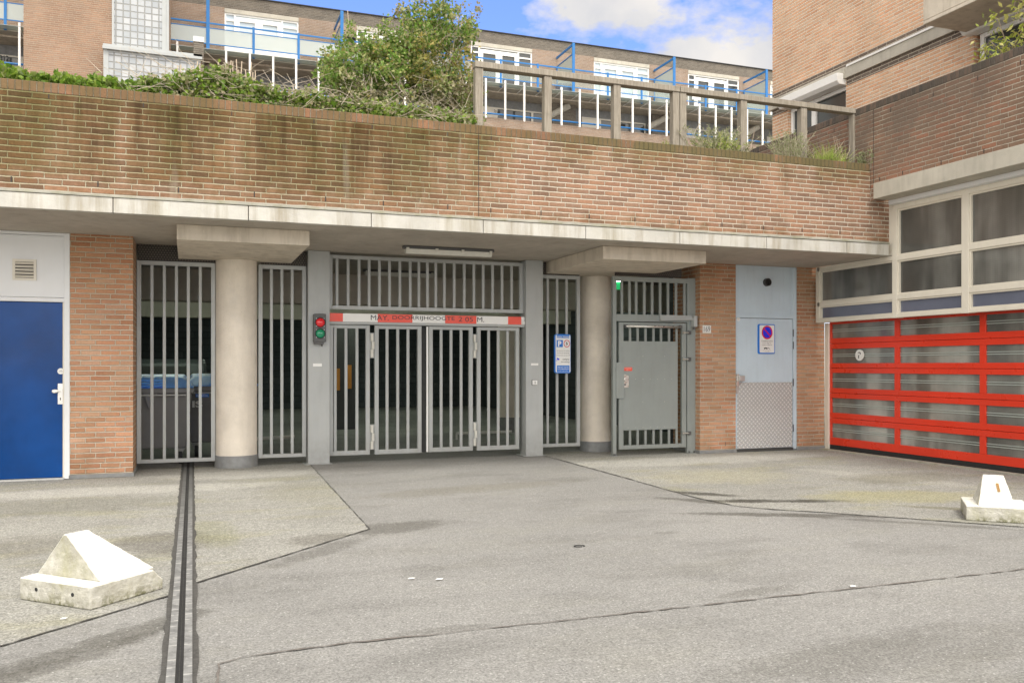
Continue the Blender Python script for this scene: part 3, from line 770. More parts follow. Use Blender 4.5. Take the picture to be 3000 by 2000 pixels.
# ================================================================== GRILLES AND GATES
def bar(parent, x, z0, z1, y, wd=.040, dp=.03, mat='steel'):
    return MB().box(x - wd / 2, y, z0, x + wd / 2, y + dp, z1).build('bar', M[mat], parent, bevel=.004, seg=1)
def grille(x0, x1, z0, z1, y, bars, label, tl=.055, tr=.055, tb=.05, tt=.055, perf=None):
    t = thing('security_grille', label, 'grille', ((x0 + x1) / 2, y, 0), 'fixed bar grilles between the piers')
    mb = MB()
    mb.box(x0, y, z0, x0 + tl, y + .06, z1); mb.box(x1 - tr, y, z0, x1, y + .06, z1)
    mb.box(x0 + tl, y, z0, x1 - tr, y + .06, z0 + tb); mb.box(x0 + tl, y, z1 - tt, x1 - tr, y + .06, z1)
    mb.build('frame', M['steel'], t, bevel=.004)
    for px in bars: bar(t, on_y(px, 1000, y + .01).x, z0 + tb, z1 - tt, y + .012)
    if perf: box('perforated_panel', M['perf'], t, *perf)
    return t
cL = lambda v: 360 + v / 2.118
grille(-.618, .359, .09, 2.75, 12.5, [cL(v) for v in (180, 257, 332, 406, 480)], 'five-bar grey steel grille in front of the wheelie bins', perf=(-.61, 12.52, 2.755, .36, 12.55, 2.964))
grille(.917, 1.560, .105, 2.755, 12.5, [cL(v) for v in (922, 987, 1051)], 'narrow three-bar grey grille between the left column and the traffic light post', perf=(.95, 12.52, 2.76, 1.56, 12.55, 2.964))
cR = lambda v: 1580 + v / 2.306
grille(5.05, 5.77, .115, 2.77, 12.55, [cR(v) for v in (58, 122, 186)], 'narrow three-bar grey grille behind the blue parking sign', perf=(5.1, 12.57, 2.775, 5.77, 12.6, 2.964))

# panel over the vehicle gate
cG = lambda v: 880 + v / 2.24
t = thing('overhead_grille', 'wide barred grey panel above the red and white height board', 'grille', (3.3, 12.5, 2.16))
MB().frame_y(1.872, 2.165, 4.80, 2.93, 12.50, 12.56, .05, .055, .05).build('frame', M['steel'], t, bevel=.004)
for v in (241, 314, 386, 452, 520, 586, 654, 722, 779, 835, 890, 946, 1011, 1077, 1140, 1201, 1263, 1325, 1388):
    bar(t, on_y(cG(v), 850, 12.51).x, 2.22, 2.88, 12.512)
box('end_plate', M['steel'], t, 4.74, 12.51, 2.22, 4.80, 12.55, 2.88)

# height board
t = thing('height_board', 'red and white height limit board reading MAY. DOORRIJHOOGTE 2 05 M. above the gate leaves', 'sign', (3.3, 12.45, 1.99))
Z0, Z1 = 1.992, 2.108
box('board', M['sign_white'], t, 1.875, 12.462, Z0, 4.80, 12.49, Z1)
def bx_(v): return on_y(880 + v / 2.24, 940, 12.46).x
reds = [(188, 279), (508, 735), (950, 1155), (1363, 1450)]
for a, b in reds:
    box('red_segment', M['sign_red'], t, bx_(a), 12.459, Z0, min(bx_(b), 4.79), 12.4615, Z1)
words = [('MAY.', 462, 580), ('DOORRIJHOOGTE', 604, 1012), ('2 05', 1038, 1132), ('M.', 1160, 1206)]
for wd, a, b in words:
    mb = text_mb(wd, (bx_(a), 2.020, bx_(b), 2.090), 'y', 12.4585, .001)
    o = mb.build('lettering', M['black'], t)
box('bracket', M['sign_white'], t, 4.76, 12.44, 1.995, 4.815, 12.458, 2.04)
box('top_rail', M['steel'], t, 1.875, 12.466, 1.955, 4.80, 12.51, 1.99)

# folding vehicle gate
t = thing('folding_gate', 'wide grey barred vehicle gate of four hinged leaves', 'gate', (3.3, 12.5, 0))
leaves = [(1.875, 2.455, .100, (229, 300, 372)), (2.525, 3.215, .100, (570, 640, 707)), (3.325, 4.00, .105, (925, 990, 1056)), (4.065, 4.74, .105, (1237, 1300, 1361))]
for (x0, x1, z0, bars) in leaves:
    lf = MB().frame_y(x0, z0, x1, 1.95, 12.52, 12.58, .058, .065, .05).build('gate_leaf', M['steel'], t, bevel=.004)
    for v in bars: bar(lf, on_y(cG(v), 1150, 12.53).x, z0 + .065, 1.90, 12.532, .042)
for xh in (2.49, 4.033):
    for zt in (1.83, .52):
        for k in range(3):
            dx = .008 if k == 1 else -.008
            MB().tube((xh + dx, 12.505, zt - .115 * k), (xh + dx, 12.505, zt - .115 * k - .108), .022, n=12).build('hinge', M['clear_grey'], t, smooth=False)
        MB().box(xh - .035, 12.53, zt - .35, xh + .035, 12.55, zt + .01).build('hinge_plate', M['steel'], t)
box('weather_strip', M['sign_white'], t, 3.285, 12.51, .11, 3.312, 12.53, 1.94)
box('closing_edge', M['rubber'], t, 3.23, 12.54, .11, 3.282, 12.58, 1.94)

# pedestrian gate
PY = 11.95
t = thing('pedestrian_gate', 'grey steel pedestrian gate with sheet panel and barred top, left of number 169', 'gate', (6.752, PY, 0))
mb = MB()
mb.box(6.038, PY, .01, 6.096, PY + .06, 2.725); mb.box(7.330, PY, .008, 7.476, PY + .06, 2.735)
mb.box(6.096, PY, 2.653, 7.330, PY + .06, 2.725); mb.box(6.096, PY + .001, 2.045, 7.330, PY + .06, 2.152)
mb.box(6.014, PY - .03, .0045, 6.121, PY + .08, .012); mb.box(7.316, PY - .04, .0045, 7.510, PY + .09, .012)
mb.build('frame', M['steel_door'], t, bevel=.003)
cP = lambda v: 1580 + v / 2.306
for v in (560, 612, 657, 712, 765, 819, 872, 926, 983):
    bar(t, on_y(cP(v), 850, PY + .01).x, 2.152, 2.653, PY + .012, mat='steel_door')
lf = MB().frame_y(6.145, .10, 7.316, 2.031, PY + .01, PY + .06, .075, .06, .08).build('gate_leaf', M['steel_door'], t, bevel=.003)
for v in (615, 667, 720, 774, 825, 879, 930):
    xx = on_y(cP(v), 1000, PY + .02).x
    bar(lf, xx, .16, 1.953, PY + .022, .036, mat='steel_door')
xa = on_y(cP(562), 1200, PY).x; xb = on_y(cP(935), 1200, PY).x
sh = MB().box(xa, PY + .008, 0.389, xb, PY + .018, 1.744).build('sheet_panel', M['steel_door'], t)
rp = []
for zz, xs_ in ((0.428, range(7)), (0.816, (2, 5)), (1.166, range(7)), (1.516, (2, 5))):
    for i in xs_:
        MB().disc_y(xa + .10 + i * (xb - xa - .2) / 6, PY + .0065, zz, .005, t=.003, n=8).build('rivet', M['galv'], sh)
box('lock_guard', M['steel_door'], t, 6.084, PY - .018, 0.875, 6.218, PY + .005, 1.419, bevel=.004)
x_ = on_y(cP(560), 1050, PY).x
lp = MB().prism([(x_ + .0, 1.030), (x_ + .11, 1.045), (x_ + .11, 1.215), (x_ + .05, 1.239), (x_ + .0, 1.234)], 'y', PY - .004, PY + .0075).build('lock_plate', M['chrome'], t, bevel=.002)
MB().disc_y(x_ + .04, PY - .04, 1.161, .028, t=.035, n=20).build('knob', M['chrome'], lp, bevel=.008)
MB().disc_y(x_ + .045, PY - .008, 1.084, .014, t=.004, n=14).build('cylinder', M['housing'], lp)
box('warning_label', M['sign_red'], t, x_ + .0, PY + .003, 1.292, x_ + .17, PY + .0072, 1.346)
text_mb('Vluchtroute\nvrij', (x_ + .012, 1.300, x_ + .158, 1.339), 'y', PY + .002, .0).build('lettering', M['sign_white'], t)
MB().tube((6.237, PY - .035, 1.968), (7.189, PY - .035, 1.968), .017, n=14).build('closer_rod', M['chrome'], t, smooth=True)
for xx in (6.237, 7.189): MB().box(xx - .02, PY - .05, 1.943, xx + .02, PY + .01, 1.992).build('rod_bracket', M['housing'], t)
cl_ = MB().box(6.830, PY - .035, 2.079, 7.413, PY - .002, 2.152).build('closer_arm', M['steel'], t, bevel=.004)
MB().hexa([(6.830, PY - .06, 2.065), (7.413, PY - .06, 2.079), (7.413, PY - .037, 2.079), (6.830, PY - .037, 2.065)], [(6.830, PY - .06, 2.084), (7.413, PY - .06, 2.118), (7.413, PY - .037, 2.118), (6.830, PY - .037, 2.084)]).build('closer_arm', M['steel'], t)
MB().box(7.384, PY - .11, 1.972, 7.447, PY - .002, 2.147).build('closer_box', M['steel'], t, bevel=.01)
MB().tube((7.408, PY - .06, 1.934), (7.408, PY - .06, 1.972), .018).build('closer_pin', M['housing'], t)
for zz in (1.885, 1.472, 0.321):
    MB().box(7.330, PY - .03, zz - .028, 7.384, PY - .001, zz + .028).build('hinge', M['housing'], t, bevel=.006)
    MB().tube((7.228, PY - .02, zz), (7.345, PY - .02, zz), .011).tube((7.243, PY - .02, zz), (7.262, PY - .02, zz), .02).build('hinge_bolt', M['chrome'], t)
for xx in (6.048, 6.067, 7.355, 7.442): MB().tube((xx, PY - .015, .012), (xx, PY - .015, .04), .012, n=6).build('anchor_bolt', M['housing'], t)
box('perforated_panel', M['perf'], t, 6.101, PY + .05, 2.740, 7.257, PY + .07, 2.964)

# exit sign lit inside
a = on_y(1806, 848, 14.0); b = on_y(1819, 816, 14.0)
t = thing('exit_sign', 'small green lit exit sign box hanging inside above the pedestrian gate', 'exit sign', (a.x, 14, a.z))
box('face', M['lit_green'], t, a.x - .02, 13.98, a.z, b.x, 14.0, b.z - .06)
box('tube_light', M['lit_tube'], t, a.x - .02, 13.97, b.z - .055, b.x, 14.02, b.z)

# ================================================================== SIGNS
# parking rules sign
a = on_y(1624, 1093, 12.48); b = on_y(1671, 979, 12.48)
X0, X1, ZA, ZB = a.x, b.x, a.z, b.z
t = thing('parking_rules_sign', 'tall blue and white parking rules sign with P and red ringed 5', 'sign', ((X0 + X1) / 2, 12.5, ZA))
def rrect(x0, z0, x1, z1, r, n=5):
    P = []
    for cx, cz, a0 in ((x1 - r, z1 - r, 0), (x0 + r, z1 - r, 90), (x0 + r, z0 + r, 180), (x1 - r, z0 + r, 270)):
        for i in range(n + 1):
            an = R(a0 + 90 * i / n); P.append((cx + r * math.cos(an), cz + r * math.sin(an)))
    return P
Wd, Hd = X1 - X0, ZB - ZA
def U(u): return X0 + Wd * (u - 485) / 400      # zoomed picture columns 485..885
def V(v): return ZB - Hd * (v - 305) / 905      # rows 305..1210
MB().prism(rrect(X0, ZA, X1, ZB, .03), 'y', 12.468, 12.50).build('panel', M['sign_blue'], t)
yy = 12.467
MB().prism(rrect(U(510), V(1190), U(876), V(325), .02), 'y', yy, yy + .002).build('white_field', M['sign_white'], t)
yy = 12.4655
box('header_band', M['sign_blue'], t, U(542), yy, V(395), U(848), yy + .001, V(308))
box('parking_square', M['sign_blue'], t, U(532), yy, V(606), U(688), yy + .001, V(440))
box('footer_band', M['sign_blue'], t, U(542), yy, V(1185), U(852), yy + .001, V(1030))
MB().disc_y((U(708) + U(865)) / 2, yy, V(524), Wd * 78 / 400, Hd * 86 / 905, .001).build('speed_ring', M['sign_crimson'], t)
MB().disc_y((U(708) + U(865)) / 2, yy - .0012, V(524), Wd * 62 / 400, Hd * 69 / 905, .001).build('speed_field', M['sign_white'], t)
def L(txt, u0, v0, u1, v1, mat, yq=12.464, bold=.0, par=None): text_mb(txt, (U(u0), V(v1), U(u1), V(v0)), 'y', yq, 0, bold).build('lettering', M[mat], par or t)
L('EIGEN TERREIN', 548, 350, 842, 386, 'sign_white', bold=.01)
L('P', 566, 462, 650, 588, 'sign_white', bold=.05)
L('5', 757, 490, 808, 556, 'black', 12.4628, bold=.03)
L('Uitsluitend in de vakken', 530, 680, 858, 700, 'black'); L('Bewonersparkeergarage', 540, 733, 850, 756, 'black'); L("'s Gravendam garage 169", 525, 786, 864, 810, 'black')
L('camera-', 680, 876, 848, 908, 'black'); L('bewaking', 645, 930, 850, 968, 'black')
L('VERBODEN TOEGANG', 556, 1060, 832, 1084, 'sign_white', bold=.01); L('VOOR ONBEVOEGDEN', 556, 1103, 832, 1126, 'sign_white', bold=.01); L('Art 461 Wetb v Strafr', 572, 1142, 812, 1160, 'sign_white')
MB().prism([(U(532), V(880)), (U(548), V(852)), (U(606), V(878)), (U(592), V(910))], 'y', yy, yy + .001).prism([(U(512), V(912)), (U(548), V(908)), (U(556), V(890)), (U(552), V(921)), (U(512), V(921))], 'y', yy - .0005, yy + .0005).build('camera_symbol', M['vivid_blue'], t)

# no parking sign on the pale door
DY = 11.845
a = on_y(2219, 1036, DY); b = on_y(2268, 950, DY)
X0, X1, ZA, ZB = a.x, b.x, a.z, b.z; Wd, Hd = X1 - X0, ZB - ZA
def U(u): return X0 + Wd * (u - 555) / 357
def V(v): return ZB - Hd * (v - 212) / 616
t = thing('no_parking_sign', 'white sign with blue and red no parking disc on the pale blue door', 'sign', ((X0 + X1) / 2, DY, ZA))
MB().prism(rrect(X0, ZA, X1, ZB, .025), 'y', DY - .02, DY - .001).build('panel', M['sign_blue'], t)
MB().prism(rrect(U(584), V(805), U(898), V(232), .016), 'y', DY - .022, DY - .0205).build('white_field', M['sign_white'], t)
cx = (U(628) + U(858)) / 2; cz = (V(243) + V(527)) / 2; rx = (U(858) - U(628)) / 2; rz = (V(243) - V(527)) / 2
MB().disc_y(cx, DY - .0235, cz, rx, rz, .001, 40).build('red_disc', M['sign_crimson'], t)
MB().disc_y(cx, DY - .0250, cz, rx * .77, rz * .79, .001, 40).build('blue_disc', M['vivid_blue'], t)
c_, s_ = .62, .78
MB().prism([(cx - rx * .62 - rx * .07, cz + rz * .56 - rz * .06), (cx - rx * .62 + rx * .06, cz + rz * .56 + rz * .07), (cx + rx * .62 + rx * .07, cz - rz * .56 + rz * .06), (cx + rx * .62 - rx * .06, cz - rz * .56 - rz * .07)], 'y', DY - .0265, DY - .0255).build('red_slash', M['sign_crimson'], t)
LQ = DY - .0225
def L2(txt, u0, v0, u1, v1): text_mb(txt, (U(u0), V(v1), U(u1), V(v0)), 'y', LQ, .0005).build('lettering', M['black'], t)
L2('Containerruimte', 620, 545, 862, 575); L2('s.v.p. dag en', 643, 592, 828, 620); L2('nacht vrijlaten', 634, 634, 848, 660); L2('Wegsleepregeling', 655, 752, 822, 766); L2('van kracht', 692, 780, 790, 792)
MB().prism([(U(672), V(722)), (U(680), V(702)), (U(716), V(696)), (U(748), V(704)), (U(756), V(724))], 'y', LQ - .001, LQ).prism([(U(756), V(704)), (U(770), V(700)), (U(806), V(726)), (U(800), V(732))], 'y', LQ - .001, LQ).disc_y(U(690), LQ - .0015, V(726), Wd * 9 / 357, None, .001, 12).disc_y(U(736), LQ - .0015, V(726), Wd * 9 / 357, None, .001, 12).build('tow_symbol', M['black'], t)

# house number
a = on_y(2059, 975, 11.81); b = on_y(2083, 953, 11.81)
t = thing('house_number', 'white plate with the number 169 on the orange brick pier', 'house number', ((a.x + b.x) / 2, 11.82, a.z))
box('plate', M['sign_white'], t, a.x, 11.808, a.z, b.x, 11.8185, b.z, bevel=.002)
w_ = b.x - a.x; h_ = b.z - a.z
text_mb('169', (a.x + w_ * .12, a.z + h_ * .17, b.x - w_ * .12, b.z - h_ * .15), 'y', 11.8065, 0, .0).build('lettering', M['black'], t)

# ================================================================== DOORS IN THE FACADE
# blue door
t = thing('blue_door', 'glossy deep blue door in a white frame with louvred panel above', 'door', (-1.9, 11.82, 0))
mb = MB(); FY = 11.815
mb.box(-1.388, FY, .01, -1.327, FY + .1, 2.964); mb.box(-2.455, FY, .01, -2.395, FY + .1, 2.964)
mb.box(-2.395, FY, 2.135, -1.388, FY + .1, 2.185); mb.box(-2.395, FY, 2.93, -1.388, FY + .1, 2.964)
mb.build('frame', M['white'], t, bevel=.003)
box('frame_rebate', M['cream_frame'], t, -1.405, FY + .018, .02, -1.3885, FY + .06, 2.134)
MB().box(-2.39, FY + .03, .03, -1.408, FY + .075, 2.128).build('leaf', M['blue_door'], t, bevel=.003)
box('threshold', M['galv'], t, -2.39, FY - .01, .005, -1.39, FY + .06, .026)
up = MB().frame_y(-2.39, 2.19, -1.39, 2.925, FY + .012, FY + .06, .03).box(-2.36, FY + .025, 2.22, -1.42, FY + .055, 2.895).build('upper_panel', M['white'], t)
v = MB().frame_y(-1.938, 2.385, -1.687, 2.635, FY + .005, FY + .024, .028).build('vent', M['cream_frame'], t)
box('backing', M['rubber'], v, -1.91, FY + .020, 2.412, -1.715, FY + .0245, 2.607)
for k in range(5):
    z = 2.418 + k * .039
    MB().hexa([(-1.912, FY + .0, z), (-1.713, FY + .0, z), (-1.713, FY + .006, z + .004), (-1.912, FY + .006, z + .004)], [(-1.912, FY + .014, z + .026), (-1.713, FY + .014, z + .026), (-1.713, FY + .019, z + .030), (-1.912, FY + .019, z + .030)]).build('slat', M['cream_frame'], v)
a = on_y(169, 1184, FY + .02); b = on_y(185, 1123, FY + .02)
hp = MB().box(a.x, FY + .018, a.z, b.x, FY + .03, b.z).build('handle_plate', M['chrome'], t, bevel=.003)
c = on_y(163, 1145, FY)
MB().disc_y(c.x + .035, FY - .02, c.z, .012, t=.04, n=14).build('knob', M['chrome'], hp)
MB().prism([(c.x - .035, c.z - .02), (c.x - .01, c.z - .028), (c.x + .02, c.z - .02), (c.x + .04, c.z), (c.x + .02, c.z + .018), (c.x - .02, c.z + .024), (c.x - .038, c.z + .008)], 'y', FY - .045, FY - .015).build('lever', M['chrome'], hp, bevel=.01)
MB().box((a.x + b.x) / 2 - .005, FY + .0165, a.z + .05, (a.x + b.x) / 2 + .005, FY + .019, a.z + .08).build('keyhole', M['rubber'], hp)
c = on_y(177, 1087, FY)
st = MB().disc_y(c.x, FY + .025, c.z, .036, .036, .005, 24).build('round_sticker', M['sign_white'], t)
text_mb('DEUR\nSLUITEN', (c.x - .022, c.z - .012, c.x + .022, c.z + .014), 'y', FY + .0245, 0).build('lettering', M['black'], st)

# pale blue door with tread plate
FY = 11.835
t = thing('container_room_door', 'pale grey blue metal door with silver tread plate on its lower half', 'door', (8.7, 11.83, 0))
mb = MB(); mb.box(8.130, FY, .02, 8.150, FY + .1, 2.964); mb.box(9.235, FY, .02, 9.304, FY + .1, 2.964); mb.box(8.150, FY, 2.130, 9.235, FY + .1, 2.19)
mb.build('frame', M['pale_blue'], t, bevel=.003)
MB().box(8.155, FY + .008, .05, 9.228, FY + .055, 2.122).build('leaf', M['pale_blue'], t, bevel=.003)
up = MB().box(8.150, FY + .012, 2.19, 9.235, FY + .06, 2.964).build('upper_panel', M['pale_blue'], t)
box('panel_trim', M['pale_blue'], t, 9.18, FY + .004, 2.195, 9.19, FY + .0115, 2.962)
tp = MB().box(8.17, FY + .002, .055, 9.22, FY + .007, 1.105).build('tread_plate', M['checker'], t)
for k in range(7): MB().disc_y(8.22 + k * .16, FY + .0005, 1.085 - .01 * (k % 2), .006, t=.002, n=8).build('screw', M['housing'], tp)
MB().disc_y(8.74, FY + .0005, .22, .005, t=.002, n=8).build('screw', M['housing'], tp)
box('sill', M['dark_void'], t, 8.15, FY - .01, .004, 9.23, FY + .06, .045)
c = on_y(2246, 827, FY)
vt = MB().disc_y(c.x, FY - .045, c.z, .062, t=.056, n=28, r_in=.86).build('vent_pipe', M['dark_void'], t)
MB().disc_y(c.x, FY + .006, c.z, .055, t=.004, n=28).build('vent_mouth', M['rubber'], vt)
for zz in (1.90, 1.70, 1.10, .36): box('hinge', M['dark_void'], t, 9.231, FY - .008, zz - .06, 9.242, FY + .002, zz + .06)
c = on_y(2164, 935, FY); st = MB().disc_y(c.x, FY + .003, c.z, .030, t=.004, n=20).build('round_sticker', M['sign_white'], t)
text_mb('2.3a', (c.x - .018, c.z - .007, c.x + .018, c.z + .009), 'y', FY + .0025, 0).build('lettering', M['housing'], st)
h = MB().box(8.138, FY - .03, 1.05, 8.185, FY - .001, 1.24).build('handle', M['chrome'], t, bevel=.004)
MB().box(8.16, FY - .075, 1.125, 8.26, FY - .03, 1.215).build('grip', M['galv'], h, bevel=.006)
box('latch_plate', M['galv'], t, 8.135, FY - .012, .93, 8.18, FY - .001, 1.05)

# ================================================================== LIGHT FITTINGS
def fitting(x0, y0, x1, y1, z, label, lit=False):
    t = thing('fluorescent_fitting', label, 'ceiling light', ((x0 + x1) / 2, (y0 + y1) / 2, z))
    dr = Vector((x1 - x0, y1 - y0, 0)).normalized(); nr = Vector((-dr.y, dr.x, 0)); A = Vector((x0, y0, 0)); B = Vector((x1, y1, 0))
    def bar_(w, za, zb, nm, mat, ex=0, w2=None):
        w2 = w if w2 is None else w2
        a = A - dr * ex; b = B + dr * ex
        return MB().hexa([(a - nr * w) + Vector((0, 0, za)), (b - nr * w) + Vector((0, 0, za)), (b + nr * w) + Vector((0, 0, za)), (a + nr * w) + Vector((0, 0, za))],
                         [(a - nr * w2) + Vector((0, 0, zb)), (b - nr * w2) + Vector((0, 0, zb)), (b + nr * w2) + Vector((0, 0, zb)), (a + nr * w2) + Vector((0, 0, zb))]).build(nm, M[mat], t, bevel=.006)
    bar_(.045, z - .005, z + .032, 'base_tray', 'housing', .03)
    bar_(.03, z - .07, z - .006, 'diffuser', 'lit_tube' if lit else 'clear_grey', 0, .05)
    for k in (.02, .35, .65, .98):
        c = A.lerp(B, k)
        MB().box(c.x - .018, c.y - .062, z - .035, c.x + .018, c.y + .062, z + .008).build('clip', M['clear_grey'], t)
fitting(2.72, 11.47, 3.93, 11.47, 2.93, 'dusty unlit fluorescent fitting on the ceiling in front of the gate')
fitting(2.76, 14.5, 3.92, 14.5, 2.93, 'unlit fluorescent fitting on the ceiling behind the barred panel')
for i, (px, py, z) in enumerate(((998, 966, 2.55), (1373, 992, 2.55), (1405, 990, 2.55))):
    p = on_z(px, py, z)
    if i == 0: fitting(p.x - .55, p.y, p.x + .35, p.y, z, 'lit greenish tube deep in the garage behind the left gate leaf', True)
    else:
        tt = thing('fluorescent_fitting', ('small lit lamp deep in the garage, left of the pair behind the right gate leaves', 'small lit lamp deep in the garage, right of the pair behind the right gate leaves')[i - 1], 'ceiling light', (p.x, p.y, z))
        box('tube_light', M['lit_tube'], tt, p.x - .10, p.y - .5, z, p.x + .10, p.y + .5, z + .06)

# ================================================================== GARAGE INSIDE
def wall(x0, y0, x1, y1, z1, mat, label, z0=0.0):
    return tag(box('garage_wall', mat, None, x0, y0, z0, x1, y1, z1), label, 'wall')
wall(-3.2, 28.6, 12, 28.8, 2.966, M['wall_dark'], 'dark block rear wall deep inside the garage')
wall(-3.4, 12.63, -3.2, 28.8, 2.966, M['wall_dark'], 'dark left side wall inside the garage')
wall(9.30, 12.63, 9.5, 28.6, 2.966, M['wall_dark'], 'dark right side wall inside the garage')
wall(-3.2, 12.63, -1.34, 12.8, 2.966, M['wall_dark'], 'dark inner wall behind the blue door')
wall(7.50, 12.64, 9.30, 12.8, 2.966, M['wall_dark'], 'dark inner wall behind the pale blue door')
wall(-1.33, 13.0, -.66, 14.6, 2.966, M['wall_inner'], 'pale concrete wall end behind the left grille')
for y in (15.45, 20.8):
    tag(box('ceiling_beam', M['wall_inner'], None, -3.2, y, 2.44, 9.3, y + .4, 2.966), 'wide concrete beam %s under the garage ceiling' % ('nearest the gates' if y < 16 else 'second from the gates'), 'beam')
def icol(x, y, label, r=.27):
    t = thing('garage_column', label, 'column', (x, y, 0), 'round columns inside the garage')
    MB().lathe([(r, .3), (r, 2.966)], x, y, 40).build('shaft', M['column'], t, smooth=True)
    MB().lathe([(r + .006, 0), (r + .006, .3)], x, y, 40).build('base_band', M['base_grey'], t, smooth=True)
icol(6.36, 17.3, 'round pale column inside behind the fourth gate leaf')
icol(9.0, 23, 'round column far inside on the right')
for px, zb, zt, lab in ((985, 1143, 1079, 'orange guard strip on the dark post behind the first gate leaf, left one'), (1019, 1138, 1069, 'orange guard strip on the dark post behind the first gate leaf, right one')):
    a = on_y(px, zb, 19); b = on_y(px + 10, zt, 19)
    t = thing('guarded_post', lab, 'post', ((a.x + b.x) / 2, 19, 0), 'dark posts with orange guards')
    box('shaft', M['dark_void'], t, a.x + .01, 19.0, 0, b.x + .10, 19.15, 2.44)
    box('orange_guard', M['orange'], t, a.x - .01, 18.96, a.z, b.x, 18.998, b.z)
a = on_z(1338, 1272, .1); b = on_z(1455, 1268, .1)
t = thing('wheel_stop_rail', 'low pale metal rail on the garage floor behind the third and fourth leaves', 'rail', (a.x, a.y, 0))
MB().tube((a.x, a.y, .12), (b.x + .3, b.y, .12), .025).build('bar', M['clear_grey'], t)
for q in (0, 1): MB().tube((a.x + q * (b.x - a.x), a.y, 0), (a.x + q * (b.x - a.x), a.y, .12), .02).build('foot', M['clear_grey'], t)
a = on_z(767, 1288, .1); b = on_z(862, 1282, .1)
t = thing('wheel_stop_rail', 'low pale metal rail on the garage floor behind the narrow left grille', 'rail', (a.x, a.y, 0))
MB().tube((a.x - .3, a.y, .12), (b.x, b.y, .12), .03).build('bar', M['clear_grey'], t)
MB().tube((b.x - .05, b.y, 0), (b.x - .05, b.y, .12), .02).build('foot', M['clear_grey'], t)

for (lx, ly) in ((-.8, 17.9), (3.2, 18.2), (7.2, 17.9), (.8, 24.5), (5.5, 24.5)):  # fill lamps added out of view behind the beams to brighten the garage
    fitting(lx, ly, lx + 1.2, ly, 2.93, 'added unseen fill light on the garage ceiling %s, %s' % ('between the two beams' if ly < 20 else 'past the second beam', 'above the parked car' if lx < 0 else 'on the left' if lx < 1 else 'in the middle' if lx < 5 else 'on the right'), True)
# parked car behind the bins
cx0, cy0 = -1.45, 17.6
t = thing('parked_car', 'dark parked car half hidden behind the blue-lidded bins', 'car', (cx0 + .9, cy0 + 2, 0))
prof = [(cy0, .35), (cy0 + .02, .85), (cy0 + .12, .98), (cy0 + .45, 1.42), (cy0 + 1.0, 1.50), (cy0 + 2.3, 1.46), (cy0 + 3.1, 1.02), (cy0 + 4.1, .86), (cy0 + 4.2, .4), (cy0 + 4.1, .25), (cy0 + .1, .25)]
def carb(x0, x1, name, mat, pr, bev=.05): return MB().prism(pr, 'x', x0, x1).build(name, mat, t, bevel=bev)
carb(cx0, cx0 + 1.8, 'body', M['car'], prof)
MB().hexa([(cx0 + .22, cy0 + .125, 1.0), (cx0 + 1.58, cy0 + .125, 1.0), (cx0 + 1.56, cy0 + .16, 1.0), (cx0 + .24, cy0 + .16, 1.0)], [(cx0 + .36, cy0 + .39, 1.36), (cx0 + 1.44, cy0 + .39, 1.36), (cx0 + 1.42, cy0 + .42, 1.36), (cx0 + .38, cy0 + .42, 1.36)]).build('rear_window', M['pane_dark'], t)
for x in (cx0 + .05, cx0 + 1.57):
    box('tail_light', M['lens_red'], t, x, cy0 - .015, .68, x + .18, cy0 + .03, .85)
    for y in (cy0 + .75, cy0 + 3.3): MB().tube((x, y, .31), (x + .19, y, .31), .31, n=24).build('wheel', M['rubber'], t)

# wheelie bins
def wheelie(x0, y0, w_, label, lid, body='bin', text=False):
    t = thing('waste_container', label, 'waste bin', (x0 + w_ / 2, y0 + .4, 0), 'four-wheeled bins behind the grille')
    x1 = x0 + w_; d = .78
    MB().hexa([(x0 + .08, y0 + .07, .22), (x1 - .08, y0 + .07, .22), (x1 - .08, y0 + d - .07, .22), (x0 + .08, y0 + d - .07, .22)], [(x0, y0, 1.03), (x1, y0, 1.03), (x1, y0 + d, 1.03), (x0, y0 + d, 1.03)]).build('body', M[body], t, bevel=.02)
    MB().box(x0 - .025, y0 - .025, .99, x1 + .025, y0 + d + .025, 1.06).build('rim', M[body], t, bevel=.012)
    MB().tube((x0 + .08, y0 - .045, .965), (x1 - .08, y0 - .045, .965), .012).build('handle_bar', M['galv'], t)
    lidm = MB().hexa([(x0 - .03, y0 - .03, 1.062), (x1 + .03, y0 - .03, 1.062), (x1 + .03, y0 + d + .02, 1.062), (x0 - .03, y0 + d + .02, 1.062)], [(x0 + .14, y0 + .42, 1.21), (x1 - .14, y0 + .42, 1.21), (x1 - .10, y0 + d, 1.25), (x0 + .10, y0 + d, 1.25)]).build('lid', M[lid], t, bevel=.02)
    for k in (0, 1, 2): MB().box(x0 + .25 + k * .012 + .1, y0 - .02 + k * .05, 1.085 + k * .035, x1 - .35 - k * .012, y0 + .03 + k * .05, 1.105 + k * .035).build('grip', M[lid], lidm, bevel=.006)
    MB().prism([(x0 + w_ * .42, 1.0), (x0 + w_ * .58, 1.0), (x0 + w_ * .52, .78), (x0 + w_ * .48, .78)], 'y', y0 - .04, y0 + .06).build('lug', M[body], t, bevel=.008)
    for xx in (x0 + .16, x1 - .16):
        cs = MB().hexa([(xx - .03, y0 + .12, .12), (xx + .0, y0 + .12, .12), (xx + .0, y0 + .2, .12), (xx - .03, y0 + .2, .12)], [(xx - .07, y0 + .08, .22), (xx + .07, y0 + .08, .22), (xx + .07, y0 + .24, .22), (xx - .07, y0 + .24, .22)]).build('caster', M['galv'], t)
        MB().tube((xx - .02, y0 + .16, .10), (xx + .025, y0 + .16, .10), .10, n=20).build('wheel', M['rubber'], cs)
    return t
wheelie(-1.02, 13.05, 1.09, 'dark grey four-wheeled bin with bright blue lid, nearer the grille', 'bin_lid')
